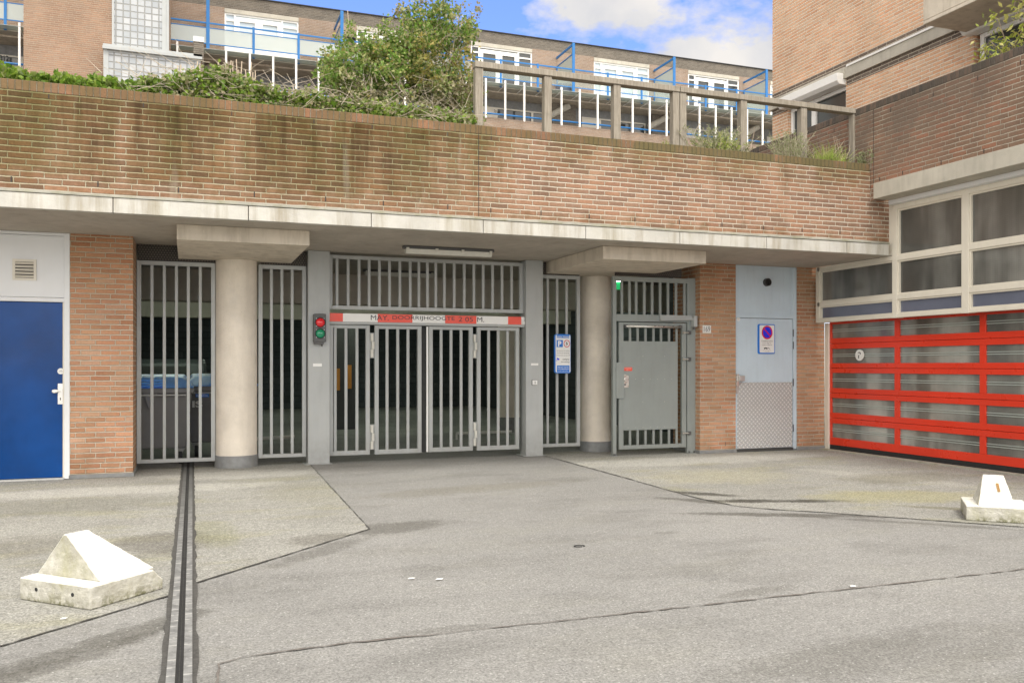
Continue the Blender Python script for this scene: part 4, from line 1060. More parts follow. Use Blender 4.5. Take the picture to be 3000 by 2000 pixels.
t = wheelie(-.03, 13.95, 1.05, 'black four-wheeled bin with blue label and letters IS, behind the other bin', 'bin_lid')
a = on_y(573, 1163, 13.93); b = on_y(612, 1148, 13.93)
box('blue_label', M['sign_blue'], t, a.x, 13.93, a.z, b.x, 13.945, b.z)
text_mb('GEEN\nHUISAFVAL', (a.x + .01, a.z + .01, b.x - .01, b.z - .01), 'y', 13.928, 0).build('lettering', M['sign_white'], t)
a = on_y(563, 1193, 13.98); b = on_y(593, 1173, 13.98)
text_mb('IS', (a.x, a.z, b.x, b.z), 'y', 13.95, 0, .03).build('lettering', M['clear_grey'], t)

# ================================================================== SIDE BUILDING ON THE RIGHT
t = thing('side_parapet', 'brown brick parapet wall with dark coping and pale concrete strip, running along the right side', 'wall', (9.38, 9, 3.75))
box('brick_face', M['brick_side'], t, 9.262, 3.5, 3.982, 9.46, 15.3, 5.05)
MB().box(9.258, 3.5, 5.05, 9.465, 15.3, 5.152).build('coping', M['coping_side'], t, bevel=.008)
MB().box(9.225, 3.5, 3.755, 9.52, 10.045, 3.98).build('concrete_strip', M['strip_side'], t, bevel=.006)
box('brick_return', M['brick_side'], t, 9.262, 10.047, 3.75, 9.46, 10.139, 3.982)
box('expansion_joint', M['rubber'], t, 9.2605, 10.075, 3.99, 9.27, 10.082, 5.05)
for y in (9.96, 9.53, 8.87, 8.21, 7.55):
    box('weep_hole', M['rubber'], t, 9.2605, y - .006, 4.0, 9.275, y + .006, 4.055)
for y in (11.5, 10.9, 9.75, 9.0, 8.3, 7.7): box('weep_hole', M['rubber'], t, 9.2605, y - .005, 4.93, 9.275, y + .005, 4.985)

t = thing('window_band', 'band of cream framed wired glass windows above the red garage door', 'window', (9.7, 9, 2.06))
WX = 9.60
rows_top = 3.70
mull = [11.735, 10.045, 8.80, 7.55, 6.30, 5.05]
zc = [2.065, 2.345, 2.905, 3.70]
fr = MB()
fr.box(WX, 5.0, 2.065, WX + .12, 11.735, 2.115); 
fr.box(WX, 5.0, 2.325, WX + .12, 11.70, 2.395)
fr.box(WX, 5.0, 2.885, WX + .12, 10.02, 2.955); fr.box(WX, 10.02, 2.895, WX + .12, 11.70, 2.963)
fr.box(WX, 5.0, 3.62, WX + .12, 10.08, 3.69)
fr.box(WX, 11.65, 2.115, WX + .12, 11.735, 2.963)
for y in (8.80, 7.55, 6.30, 5.05): fr.box(WX - .003, y - .055, 2.06, WX + .122, y + .055, 3.69)
fr.box(WX - .003, 9.985, 2.06, WX + .122, 10.075, 3.69); fr.box(WX + .002, 10.076, 2.97, WX + .12, 10.36, 3.74)
fr.build('frame', M['cream_frame'], t, bevel=.004)
edges = [11.65, 10.075, 9.985, 8.855, 8.745, 7.605, 7.495, 6.355, 6.245, 5.105]
for i in range(0, len(edges), 2):
    y1, y0 = edges[i], edges[i + 1]
    for j, (za, zb, mt) in enumerate(((2.115, 2.325, 'pane_blue'), (2.395, 2.885 if i else 2.895, 'pane_top'), (2.955, 3.62, 'pane_top'))):
        if i == 0 and j == 2: continue
        q = MB().box(WX + .05, y0, za, WX + .06, y1, zb).build('pane', M[mt], t)
        MB().frame_x(y0 + .001, za + .001, y1 - .001, zb - .001, WX + .018, WX + .049, .022).build('glazing_bead', M['cream_frame'], q)
box('drip_board', M['white'], t, 9.50, 5, 3.69, 9.62, 10.05, 3.753, bevel=.01)

RX = 9.88
t = thing('red_garage_door', 'large red sectional garage door with rows of wired glass panes', 'garage door', (RX, 9, 0))
Yb = [11.735, 10.33, 8.83, 7.33, 5.83]
rz = [(.202, .436), (.607, .847), (1.007, 1.254), (1.41, 1.644), (1.815, 2.043)]
mb = MB(); 
zs_ = [.083] + [v for a_ in rz for v in a_] + [2.10]
for k in range(0, len(zs_), 2):
    za, zb = zs_[k], zs_[k + 1]
    if 0 < k < 10:
        mid = (za + zb) / 2
        mb.box(RX, 5.8, za, RX + .05, 11.735, mid - .0025); mb.box(RX, 5.8, mid + .0025, RX + .05, 11.735, zb)
    else: mb.box(RX, 5.8, za, RX + .05, 11.735, zb)
for (za, zb) in rz:
    mb.box(RX + .002, 11.695, za, RX + .05, 11.735, zb)
    for y in Yb[1:-1]: mb.box(RX + .002, y - .095, za, RX + .05, y, zb)
mb.build('panel_frame', M['red'], t, bevel=.003)
for (za, zb) in rz:
    ya = [11.695] + [y for y in Yb[1:-1]]; yb_ = [10.33] + [y for y in Yb[2:]]
    st_ = [11.695, 10.235, 8.735, 7.235]; en = [10.33, 8.83, 7.33, 5.83]
    for y1, y0 in zip(st_, en):
        pn = MB().box(RX + .026, y0, za, RX + .032, y1, zb).build('pane', M['pane_red'], t)
        zm = (za + zb) / 2 + .008
        for dz in (-.019, .012):
            MB().box(RX + .018, y0, zm + dz, RX + .0255, y1, zm + dz + .011).build('strut', M['strut'], pn)
box('bottom_seal', M['rubber'], t, RX + .005, 5.8, .012, RX + .045, 11.735, .082)
box('side_jamb', M['cream_frame'], t, 9.848, 11.738, .01, 9.93, 11.815, 2.064)
c = on_x(2518, 1040, RX)
n = 28
rs = MB().prism([(c.y + .088 * math.cos(2 * math.pi * i / n), c.z + .088 * math.sin(2 * math.pi * i / n)) for i in range(n)], 'x', RX - .004, RX + .014).build('round_sticker', M['sign_white'], t)
def ps(pts): return [(c.y - a, c.z + b) for a, b in pts]
MB().prism(ps([(-.028, .045), (.012, .048), (.032, .036), (.034, .012), (.020, .006), (.020, .026), (.004, .034), (-.028, .032)]), 'x', RX - .006, RX - .0045).prism(ps([(-.022, -.002), (.004, .004), (-.004, -.006), (-.006, -.05), (-.022, -.048)]), 'x', RX - .006, RX - .0045).build('lettering', M['black'], t)
tag(box('threshold_strip', M['zinc'], None, 9.70, 5.5, .004, 9.80, 11.76, .022), 'pale notched metal threshold strip in front of the red garage door', 'threshold')
tag(box('hall_wall', M['wall_dark'], None, 9.96, 3.5, .0, 10.06, 11.80, 3.70), 'dark inner wall right behind the red garage door', 'wall')
tag(box('brick_pier', M['brick_side'], None, 9.65, 3.2, 0, 10.3, 5.0, 3.75), 'brick pier at the near end of the red garage door', 'pier')

# tower
TX = 11.3
t = thing('apartment_tower', 'tall salmon brick apartment tower with white shutters at upper right', 'building', (14, 12, 4))
mb = MB(); 
mb.box(TX, 3, 6.88, TX + 4, 15.14, 16)
mb.box(TX, 14.64, 3, TX + 4, 15.14, 6.60); mb.box(TX, 10.20, 3, TX + 4, 12.985, 6.60)
mb.box(TX + .22, 12.985, 3, TX + 4, 14.64, 6.6); mb.box(TX + .22, 3, 3, TX + 4, 10.2, 6.6)
mb.build('brick_wall', M['brick_tower'], t)
mb = MB(); mb.box(TX - .003, 3, 6.81, TX + .02, 15.143, 6.935); mb.box(TX - .003, 14.66, 6.475, TX + .02, 15.143, 6.60); mb.box(TX - .003, 10.2, 6.475, TX + .02, 12.97, 6.60)
mb.build('dark_course', M['brick_dark'], t)
mb = MB(); mb.box(TX - .06, 12.97, 6.60, TX + .3, 15.20, 6.81); mb.box(TX - .05, 3, 6.601, TX + .3, 12.97, 6.81)
mb.build('concrete_strip', M['strip_side'], t, bevel=.006)
box('flashing', M['white_post'], t, TX - .075, 3, 6.79, TX - .06, 12.9, 6.825)
def shutter(y0, y1, z1, label=None):
    sb = MB().prism([(TX - .20, z1), (TX - .20, z1 - .14), (TX - .14, z1 - .20), (TX + .05, z1 - .20), (TX + .05, z1)], 'y', y0, y1)
    vv = [Vector((v.x, v.y, v.z)) for v in sb.v]
    return sb.build('shutter_box', M['white_post'], t, bevel=.004)
shutter(12.99, 14.72, 6.70)
shutter(5.0, 10.28, 6.62)
def win(y0, y1, z0, z1, split):
    f_ = MB().frame_x(y0, z0, y1, z1, TX + .06, TX + .13, .07)
    for q in split: f_.box(TX + .06, q - .06, z0 + .07, TX + .13, q + .06, z1 - .07)
    f_ = f_.build('window', M['white_post'], t, bevel=.004)
    MB().box(TX + .10, y0 + .03, z0 + .03, TX + .11, y1 - .03, z1 - .03).build('pane', M['pane_dark'], f_)
win(12.99, 14.63, 5.2, 6.5, (13.95,))
win(7.6, 10.14, 5.2, 6.42, (9.2,))
bl = MB(); bl.box(10.3, 5.0, 6.445, TX + .01, 10.20, 6.50); bl.box(10.3, 5.0, 6.501, 10.42, 10.20, 8.0); bl.box(10.421, 10.08, 6.501, TX + .01, 10.20, 7.0)
bl.build('balcony', M['capital'], t, bevel=.01)

# plant at upper right
def leaf_mesh(mb, c, size, dirv=None, rnd=random, asp=.55, fold=.25):
    d = Vector((rnd.gauss(0, 1), rnd.gauss(0, 1), rnd.gauss(0, 1))).normalized() if dirv is None else dirv
    up = Vector((rnd.gauss(0, 1), rnd.gauss(0, 1), rnd.gauss(0, 1) + .8)); s_ = d.cross(up)
    if s_.length < 1e-3: s_ = Vector((1, 0, 0))
    s_.normalize(); n_ = s_.cross(d)
    L_ = size; W_ = size * asp
    tip = c + d * L_; mid = c + d * L_ * .45
    a = mid + s_ * W_ * .5 + n_ * fold * W_ * .5; b = mid - s_ * W_ * .5 + n_ * fold * W_ * .5
    k = len(mb.v); mb.v += [c, a, tip, b]; mb.f += [(k, k + 1, k + 2), (k, k + 2, k + 3)]

rnd = random.Random(11)
t = thing('potted_shrub', 'yellow green leafy shrub above the dark coping at the top right corner', 'shrub', (10.0, 8.3, 5.1))
st = MB(); lv = MB()
base = on_x(2960, 170, 10.0)
def tw(pts): return [on_x(px, py, X_) for (px, py, X_) in pts]
brs = [tw([(2950, 175, 10), (2945, 120, 10), (2925, 60, 10.05), (2905, 40, 10.05)]), tw([(2955, 170, 10), (2990, 100, 9.95), (3010, 40, 9.95), (3020, -40, 9.95)]), tw([(2940, 160, 10), (2900, 120, 10), (2870, 165, 10), ]), tw([(2960, 140, 10), (3010, 120, 9.9), (3060, 80, 9.9)]),
       tw([(2940, 190, 9.8), (2890, 150, 9.75), (2880, 175, 9.75)]), tw([(2990, 60, 9.95), (2970, 20, 10), (2985, -30, 10)])]
for b_ in brs:
    st.path(b_, .010, .004)
    for i in range(len(b_) - 1):
        for k in range(26):
            p = b_[i].lerp(b_[i + 1], rnd.random()) + Vector((rnd.gauss(0, .05), rnd.gauss(0, .10), rnd.gauss(0, .07)))
            leaf_mesh(lv, p, rnd.uniform(.06, .11), Vector((rnd.gauss(0, .6), rnd.gauss(0, .8), rnd.gauss(-.7, .5))).normalized(), rnd, .38)
st.build('stems', M['bark'], t); lv.build('foliage', M['leaf_potted'], t)

# ================================================================== WOODEN FENCE ON THE WALL
t = thing('wooden_fence', 'weathered grey timber post and rail fence standing on the brick parapet', 'fence', (6.3, 10.5, 4.1))
FYc = 10.50
pxs = [1401, 1602, 1804, 1987, 2174, 2350, 2501]
rails = []
for i, px in enumerate(pxs):
    x = on_y(px, 250, FYc).x; w_ = .052 if i != 3 else .075
    if i == 3:
        for dx in (-.058, .052): MB().box(x + dx - .05, FYc - .05, 4.10, x + dx + .05, FYc + .05, 5.088).build('post', M['fence_wood'], t, bevel=.006)
    else: MB().box(x - w_, FYc - .05, 4.10, x + w_, FYc + .05, 5.085).build('post', M['fence_wood'], t, bevel=.006)
    rails.append(x)
for a, b in ((rails[0] - .06, rails[3] - .005), (rails[3] + .0, rails[6] + .06)):
    MB().box(a, FYc - .065, 5.089, b - .004, FYc + .065, 5.165).build('rail', M['fence_wood'], t, bevel=.006)

# ================================================================== FAR APARTMENT BLOCK
BY = 34.4        # plane of the balcony edge
AY = 36.2        # facade behind it
t = thing('apartment_block', 'long far brick apartment block with blue railed balconies', 'building', (12, 36, 4))
wins = [(-3.4, -.6, 'w'), (1.38, 4.21, 'w'), (6.55, 9.35, 'd'), (11.47, 14.31, 'd'), (17.32, 20.16, 'w'), (22.24, 25.08, 'd'), (26.9, 29.6, 'w'), (32, 34.8, 'd')]
x = -14.0; dk = MB()
for (a, b, k_) in wins + [(60, 60, '')]:
    box('brick_wall', M['brick_far'], t, x, AY, 13.0, min(a, 45), AY + .3, 15.36)
    dk.box(x, AY - .002, 15.36, min(a, 45), AY + .3, 15.83)
    if a < 50:
        dk.box(a, AY - .004, 15.33, b, AY + .3, 15.832)
    x = b
dk.build('dark_brick_band', M['brick_fardark'], t)
box('roof_edge', M['rubber'], t, -14, AY - .05, 15.835, 45, AY + 6, 15.875)
def far_window(a, b, kind):
    box('lintel', M['strip_side'], t, a, AY - .02, 15.17, b, AY + .1, 15.328)
    f_ = MB().frame_y(a, 13.05, b, 15.168, AY + .02, AY + .1, .06)
    W3 = b - a
    s1 = a + W3 * .135; s4 = a + W3 * .775; s2 = a + W3 * .455
    f_.box(s1 - .03, AY + .018, 13.1, s1 + .03, AY + .1, 15.11); f_.box(s4 - .03, AY + .018, 13.1, s4 + .03, AY + .1, 15.11)
    # door leaves with wide white stiles
    for (u0, u1) in ((s1 + .03, s2), (s2, s4 - .03)):
        f_.frame_y(u0, 13.1, u1, 15.05, AY + .012, AY + .07, .15, .25, .16)
    f_.box(a + .06, AY + .02, 14.86, s1 - .03, AY + .1, 14.92); f_.box(s4 + .03, AY + .02, 14.86, b - .06, AY + .1, 14.92)
    f_ = f_.build('window', M['white_post'], t)
    pale = 'pane_pale' if kind == 'w' else 'pane_dark'
    MB().box(a + .05, AY + .075, 13.1, b - .05, AY + .095, 15.11).build('pane', M[pale], f_)
    if kind == 'w' and a < 3: MB().box(a + .06, AY + .06, 13.1, b - .06, AY + .07, 14.35).build('panel', M['white_post'], f_)
for wq in wins: far_window(*wq)
# upper balcony slab and parts
MB().box(-14, BY, 12.86, 45, AY, 13.055).build('balcony_slab', M['strip_side'], t)
box('gallery_ceiling', M['capital'], t, -14, BY + .45, 12.80, 45, AY, 12.859)
for k in range(12):
    xs0 = .725 + 4.92 * (k - 2)
    dv = MB().box(xs0 - .06, BY - .05, 12.98, xs0 + .06, BY - .01, 15.13).box(xs0 - .03, BY - .009, 15.03, xs0 + .03, AY - .02, 15.11).box(xs0 - .02, BY - .009, 14.66, xs0 + .02, AY - .02, 14.70).box(xs0 - .03, AY - .10, 13.06, xs0 + .03, AY - .04, 14.66).build('balcony_divider', M['blue_rail'], t)
    MB().box(xs0 - .005, BY + .02, 13.15, xs0 + .005, AY - .12, 14.64).build('glass', M['canopy_glass'], dv)
rl = MB(); rl.box(-14, BY - .04, 13.965, 45, BY - .005, 14.02); rl.box(-14, BY - .035, 13.80, 45, BY - .01, 13.83); rl.box(-14, BY - .035, 13.215, 45, BY - .01, 13.25)
rl.build('upper_railing', M['blue_rail'], t)
for k in range(12):
    xs0 = .725 + 4.92 * (k - 2)
    for q in (1.62, 3.27): box('railing_post', M['blue_rail'], t, xs0 + q - .045, BY - .06, 12.86, xs0 + q + .045, BY - .041, 14.04)
box('railing_glass', M['balcony_glass'], t, -14, BY - .028, 13.25, 5.5, BY - .018, 13.80)
box('railing_glass', M['clear_glass'], t, 5.7, BY - .028, 13.25, 45, BY - .018, 13.80)
# glazed canopy strip with hanging white posts
box('canopy_glass', M['canopy_glass'], t, -14, BY - .45, 12.90, 45, BY + .0, 12.915)
for k in range(62):
    xp = 11.404 + .838 * (k - 28)
    if xp < -13: continue
    a = MB().box(xp - .035, BY - .45, 11.44, xp + .035, BY - .38, 13.04).build('white_post', M['white_post'], t)
    MB().box(xp - .02, BY - .379, 12.84, xp + .02, BY + .6, 12.895).build('arm', M['white_post'], a)
MB().tube((-14, BY - .18, 11.70), (45, BY - .18, 11.70), .035, n=10).build('lower_railing', M['blue_rail'], t)
box('gallery_parapet', M['brick_far'], t, -14, BY - .12, 3.5, 45, BY + .12, 11.50)
box('gallery_coping', M['brick_far'], t, -14, BY - .125, 11.501, 45, BY + .125, 11.565)
GY = 35.75
box('gallery_wall', M['base_grey'], t, -14, GY, 11.0, 45, GY + .2, 12.80)
box('gallery_floor', M['strip_side'], t, -14, BY + .13, 10.2, 45, GY, 10.4)
for k in range(-2, 8):
    xs0 = .725 + 4.92 * k
    box('brick_return', M['brick_fardark'], t, xs0 - .55, GY - .4, 10.4, xs0 + .55, GY - .001, 12.799)
    f_ = MB().frame_y(xs0 + 1.0, 10.45, xs0 + 4.2, 12.43, GY - .06, GY - .002, .06).box(xs0 + 1.75, GY - .055, 10.5, xs0 + 1.95, GY - .003, 12.37).box(xs0 + 3.5, GY - .055, 10.5, xs0 + 3.6, GY - .003, 12.37).build('window', M['cream_frame'], t)
    MB().box(xs0 + 1.06, GY - .03, 10.5, xs0 + 1.75, GY - .02, 12.37).build('door_leaf', M['cream_frame'], f_)
    MB().box(xs0 + 1.95, GY - .03, 10.5, xs0 + 3.5, GY - .02, 12.37).build('pane', M['pane_dark'], f_)
    MB().box(xs0 + 3.6, GY - .03, 10.5, xs0 + 4.14, GY - .02, 12.37).build('pane', M['pane_dark'], f_)
    MB().tube((xs0 + .2, GY - .45, 12.72), (xs0 - .7, GY - .35, 12.2), .14, n=12).build('duct', M['strip_side'], t)
for px, py, tx in ((1360 + 432 / 4.48, 80 + 1113 / 4.48, '310'), (1360 + 2083 / 4.48, 80 + 1290 / 4.48, '308'), (1800 + 118 / 4.704, 150 + 1027 / 4.704, '306'), (12, 170, '312')):
    p = on_y(px, py, GY - .08)
    text_mb(tx, (p.x - .14, p.z - .09, p.x + .14, p.z + .09), 'y', GY - .065, 0, .01).build('lettering', M['black'], t)
# estate board at the balcony
p0 = on_y(1800 + 1068 / 4.704, 150 + 668 / 4.704, BY - .1); p1 = on_y(1800 + 1185 / 4.704, 150 + 555 / 4.704, BY - .1)
tb = thing('estate_board', 'small white and blue notice board hung on the far balcony railing', 'sign', (p0.x, BY - .1, p0.z))
box('panel', M['sign_white'], tb, p0.x, BY - .13, p0.z, p1.x, BY - .10, p1.z); box('blue_header', M['sign_blue'], tb, p0.x + .05, BY - .135, p1.z - .16, p1.x - .1, BY - .131, p1.z - .02)
box('text_line', M['rust'], tb, p0.x + .06, BY - .135, p0.z + .25, p1.x - .06, BY - .131, p0.z + .29)
# crates, pot and folded chair on the balconies
p = on_y(1360 + 1230 / 4.48, 0, BY + .4)
tag(MB().box(p.x, BY + .2, 13.06, p.x + .65, BY + .7, 13.45).build('storage_crate', M['pane_blue'], bevel=.02), 'blue grey storage crate beside the blue divider on the far balcony', 'crate')
p = on_y(1023, 120, BY + .5)
t_ = thing('plant_pot', 'black plant pot with thin plant and cane on the far balcony', 'plant pot', (p.x, BY + .5, 13.06))
MB().lathe([(.17, 13.9), (.24, 14.20), (.26, 14.20), (.26, 14.24), (.2, 14.24), (.01, 14.2)], p.x, BY + .4, 20).build('pot', M['rubber'], t_, smooth=True)
MB().box(p.x - .25, BY + .15, 13.06, p.x + .25, BY + .65, 13.9).build('stand', M['fence_wood'], t_)
mb = MB(); rnd = random.Random(4)
for k in range(160): leaf_mesh(mb, Vector((p.x + rnd.gauss(0, .12), BY + .4 + rnd.gauss(0, .1), rnd.uniform(14.25, 15.0))), .10, None, rnd)
mb.build('foliage', M['leaf_bush'], t_)
MB().tube((p.x, BY + .4, 14.2), (p.x - .08, BY + .4, 15.35), .015).build('cane', M['stump'], t_)
p = on_y(1360 + 115 / 4.48, 80 + 490 / 4.48, BY + .5)
tag(MB().hexa([(p.x - .0, BY + .45, 13.2), (p.x + .08, BY + .45, 13.2), (p.x + .08, BY + .5, 13.2), (p.x, BY + .5, 13.2)], [(p.x - .12, BY + .45, 13.9), (p.x - .04, BY + .45, 13.9), (p.x - .04, BY + .5, 13.9), (p.x - .12, BY + .5, 13.9)]).build('orange_slat', M['orange'], None), 'slanted orange strip behind the railing of the far balcony', 'slat')

# stair tower with glass blocks
SY = 29.6
t = thing('stair_tower', 'brick stair tower with grey framed glass block windows at upper left', 'building', (-3, 31, 4))
mb = MB(); mb.box(-4.56, SY, 3, -2.16, SY + 8, 20); mb.box(-2.16, SY + .3, 3, -.55, SY + 8, 20)
mb.build('brick_wall', M['brick_stair'], t)
gb = MB().box(-2.10, SY + .02, 11.0, -.73, SY + .08, 20).build('glass_blocks', M['glassblock'], t)
mb = MB(); mb.box(-2.158, SY - .03, 11.0, -2.10, SY + .12, 20); mb.box(-.73, SY - .03, 11.0, -.60, SY + .12, 20); mb.box(-.598, SY - .05, 11.0, -.53, SY + .3, 20)
mb.build('glazing_frame', M['steel_post'], t)
LB = 28.9
mb = MB(); mb.prism([(LB - .12, 10.80), (LB - .12, 10.88), (LB + .1, 10.89), (LB + .1, 11.02), (SY - .031, 11.06), (SY - .031, 10.80)], 'x', -2.36, .44)
mb.build('ledge', M['steel_post'], t)
box('glass_blocks', M['glassblock'], t, -2.20, LB, 3.5, .40, LB + .07, 10.799)
mb = MB(); mb.box(-2.34, LB - .03, 3.5, -2.20, LB + .6, 10.799); mb.box(-2.199, LB - .02, 10.74, .40, LB - .001, 10.798)
mb.build('lower_frame', M['steel_post'], t)
box('side_fill', M['brick_stair'], t, -2.19, LB + .08, 3.5, .44, SY + .29, 10.79)
a = on_y(567, 120, 29.0); b = on_y(597, 105, 29.0)
tt = thing('brick_chimney', 'narrow dark brick chimney with metal cap beside the glass block wall', 'chimney', ((a.x + b.x) / 2, 29.2, 4.1))
box('stack', M['brick_fardark'], tt, a.x, 29.0, 4.1, b.x, 29.5, 11.40); box('cap', M['galv'], tt, a.x - .01, 28.98, 11.401, b.x + .01, 29.52, 11.56)

# ================================================================== VEGETATION
def w_at(px, py, Y): return on_y(px, py, Y)
# ivy along the wall (nobody could count it)
rnd = random.Random(21)
def top_y(px):
    pts = [(-700, 120), (0, 195), (60, 212), (110, 226), (160, 222), (220, 232), (300, 234), (350, 246), (420, 232), (480, 226), (540, 212), (600, 205), (650, 192), (700, 222), (760, 246), (800, 252), (850, 274), (890, 262), (940, 272), (980, 286), (1100, 300), (1400, 345)]
    for (a, ya), (b, yb) in zip(pts, pts[1:]):
        if a <= px <= b: return ya + (yb - ya) * (px - a) / (b - a)
    return 340
mb = MB(); dry = MB(); tw_ = MB()
for k in range(30000):
    px = rnd.uniform(-700, 1395); Yd = rnd.triangular(10.25, 11.0, 10.38)
    s_ = on_y(px, 300, Yd); ztop = on_y(px, top_y(px), 10.5).z + rnd.gauss(0, .02); ztop = max(ztop - .035, 4.29)
    z = 4.19 + (ztop - 4.19) * rnd.random() ** .75
    if Yd < 10.34: z = max(z, 4.285 + rnd.random() * .07)
    m_ = dry if (px > 420 and rnd.random() < .30) else mb
    leaf_mesh(m_, Vector((s_.x, Yd, z)), rnd.uniform(.035, .068) if px > 350 else rnd.uniform(.045, .085), None, rnd, .8)
ivy = mb.build('ivy', M['leaf_ivy'], origin=(1, 10.5, 4.2)); tag(ivy, 'green ivy spilling along the top of the brick parapet', 'ivy', kind='stuff')
tag(dry.build('dry_undergrowth', M['leaf_dry'], origin=(1, 10.5, 4.2)), 'dry brown leaves mixed into the ivy on the parapet', 'undergrowth', kind='stuff')
def twig(mb, p, d, L_, r, rnd, seg=5, bend=.35):
    pts = [p]; d = d.normalized()
    for i in range(seg):
        d = (d + Vector((rnd.gauss(0, bend), rnd.gauss(0, bend), rnd.gauss(0, bend * .6))) * .5).normalized()
        pts.append(pts[-1] + d * L_ / seg)
    mb.path(pts, r, r * .4, 4); return pts
for k in range(330):
    px = rnd.uniform(360, 1380); Yd = rnd.triangular(10.15, 10.9, 10.3)
    zt = max(on_y(px, top_y(px), 10.5).z, 4.35)
    p = Vector((on_y(px, 300, Yd).x, Yd, rnd.uniform(4.28, zt)))
    twig(tw_, p, Vector((rnd.choice((-1, 1)) * rnd.uniform(.5, 1), rnd.gauss(0, .3), rnd.uniform(-.2, .7))), rnd.uniform(.12, .50), rnd.uniform(.002, .004), rnd)
tag(tw_.build('bare_twigs', M['twig'], origin=(1, 10.5, 4.2)), 'tangle of bare pale twigs over the ivy on the parapet', 'twigs', kind='stuff')
# long bare shoots and cut stems
t = thing('bare_shrub', 'leafless shrub with long thin shoots and cut pale stems rising from the ivy', 'shrub', (0, 10.7, 4.15))
mb = MB()
for (x0, y0, x1, y1) in ((300, 215, 252, 170), (560, 230, 380, 140), (600, 240, 430, 135), (640, 240, 500, 150), (700, 240, 600, 150), (520, 235, 420, 150), (480, 235, 305, 198), (740, 240, 650, 170), (560, 225, 545, 160), (690, 250, 660, 190), (860, 265, 840, 215), (930, 270, 905, 225), (800, 260, 770, 205), (610, 240, 585, 185), (450, 240, 340, 180)):
    a = on_y(x0, y0, 10.5); b = on_y(x1, y1, 10.62); m1 = a.lerp(b, .5) + Vector((.03, 0, -.03))
    mb.path([a, m1, b], .0045, .0018, 4)
mb.build('shoots', M['twig'], t)
mb = MB()
for (x, y0, y1) in ((557, 215, 195), (567, 220, 192), (575, 218, 180), (584, 215, 186), (700, 225, 205), (674, 205, 178), (682, 205, 183), (695, 210, 175), (706, 215, 180), (722, 228, 205), (732, 235, 183), (740, 240, 212), (748, 240, 208), (628, 222, 205), (636, 222, 182), (640, 225, 200), (520, 215, 195), (528, 215, 190)):
    a = on_y(x, y0 + 12, 10.55); b = on_y(x + rnd.uniform(-3, 6), y1, 10.56); mb.tube(a, b, .007, .006, 6)
mb.build('cut_stems', M['stump'], t)

# big bush
rnd = random.Random(33)
BYd = 11.15
t = thing('evergreen_bush', 'large tangled evergreen bush rising above the parapet left of the timber fence', 'bush', (2.4, BYd, 4.1))
clumps = [  # px, py, rx, ry (photo px), density, material
    (1200, 210, 120, 80, 'g'), (1100, 235, 110, 80, 'g'), (1010, 200, 55, 55, 'g'), (985, 175, 35, 28, 'g'), (980, 235, 40, 30, 'g'), (1300, 260, 75, 90, 'g'), (1190, 130, 80, 55, 'g'), (1290, 110, 70, 60, 'g'), (1210, 70, 35, 45, 'g'), (1290, 55, 38, 42, 'g'), (1290, 15, 16, 18, 'g'), (1180, 20, 25, 10, 'd'), (1355, 120, 26, 38, 'g'),
    (1360, 110, 22, 20, 'g'), (1150, 100, 40, 30, 'g'), (1070, 145, 50, 30, 'g'), (1250, 300, 130, 55, 'd'), (1350, 300, 40, 60, 'd'), (1330, 190, 40, 30, 'y'), (1360, 330, 30, 35, 'g'), (1100, 165, 35, 18, 'y'), (1215, 150, 50, 35, 'y'), (1230, 220, 60, 40, 'y'), (1040, 290, 70, 40, 'd'), (1150, 320, 100, 25, 'g'), (1370, 60, 12, 8, 'd'), (1330, 40, 8, 14, 'd'), (1225, 10, 8, 6, 'd'), (1020, 140, 30, 14, 'g'), (955, 195, 14, 8, 'g'), (1345, 240, 35, 30, 'd')]
L_ = {'g': MB(), 'd': MB(), 'y': MB()}
for (px, py, rx, ry, k_) in clumps:
    c = on_y(px, py, BYd); dep = (SN * c.x + CS * c.y); sx = rx * dep / F; sz = ry * dep / F
    n = int(1500 * (rx * ry / 6000) ** .8) + 60
    subs = [Vector((rnd.gauss(0, .5) * sx, rnd.gauss(0, .22), rnd.gauss(0, .5) * sz)) for _ in range(max(3, n // 26))]
    for i in range(n):
        q = rnd.choice(subs)
        p = c + q + Vector((rnd.gauss(0, .045), rnd.gauss(0, .05), rnd.gauss(0, .04)))
        m_ = L_[k_] if rnd.random() < .85 else L_[rnd.choice('gdy')]
        leaf_mesh(m_, p, rnd.uniform(.032, .064), None, rnd, .65)
for k_, nm, mt in (('g', 'green_foliage', 'leaf_bush'), ('d', 'dry_foliage', 'leaf_dry'), ('y', 'yellow_foliage', 'leaf_yellow')): L_[k_].build(nm, M[mt], t)
mb = MB()
roots = [(1180, 350), (1260, 350), (1100, 335), (1310, 355)]
tips = [(1180, 25), (1290, 20), (1355, 45), (1370, 75), (1330, 30), (1380, 130), (1000, 150), (1050, 130), (960, 190), (1130, 110), (1240, 80), (1150, 180), (1210, 60), (1340, 180), (1020, 240), (1290, 130), (1380, 240), (1100, 160), (1070, 250), (1340, 300), (985, 170)]
for (tx, ty) in tips:
    rt = min(roots, key=lambda r: abs(r[0] - tx) + rnd.uniform(0, 80))
    a = on_y(rt[0], rt[1], BYd + rnd.uniform(-.1, .1)); b = on_y(tx, ty, BYd + rnd.uniform(-.25, .25))
    pts = [a]
    for i in range(1, 7):
        q = a.lerp(b, i / 7) + Vector((rnd.gauss(0, .03), rnd.gauss(0, .05), rnd.gauss(0, .02) + .04 * math.sin(math.pi * i / 7))); pts.append(q)
    pts.append(b); mb.path(pts, .013, .003, 5)
    for i in range(2, 7):
        for _ in range(3): twig(mb, pts[i], (b - a).normalized() + Vector((rnd.gauss(0, .8), rnd.gauss(0, .6), rnd.gauss(0, .5))), rnd.uniform(.12, .32), .004, rnd, 4)
mb.build('branches', M['twig'], t)
mb = MB()
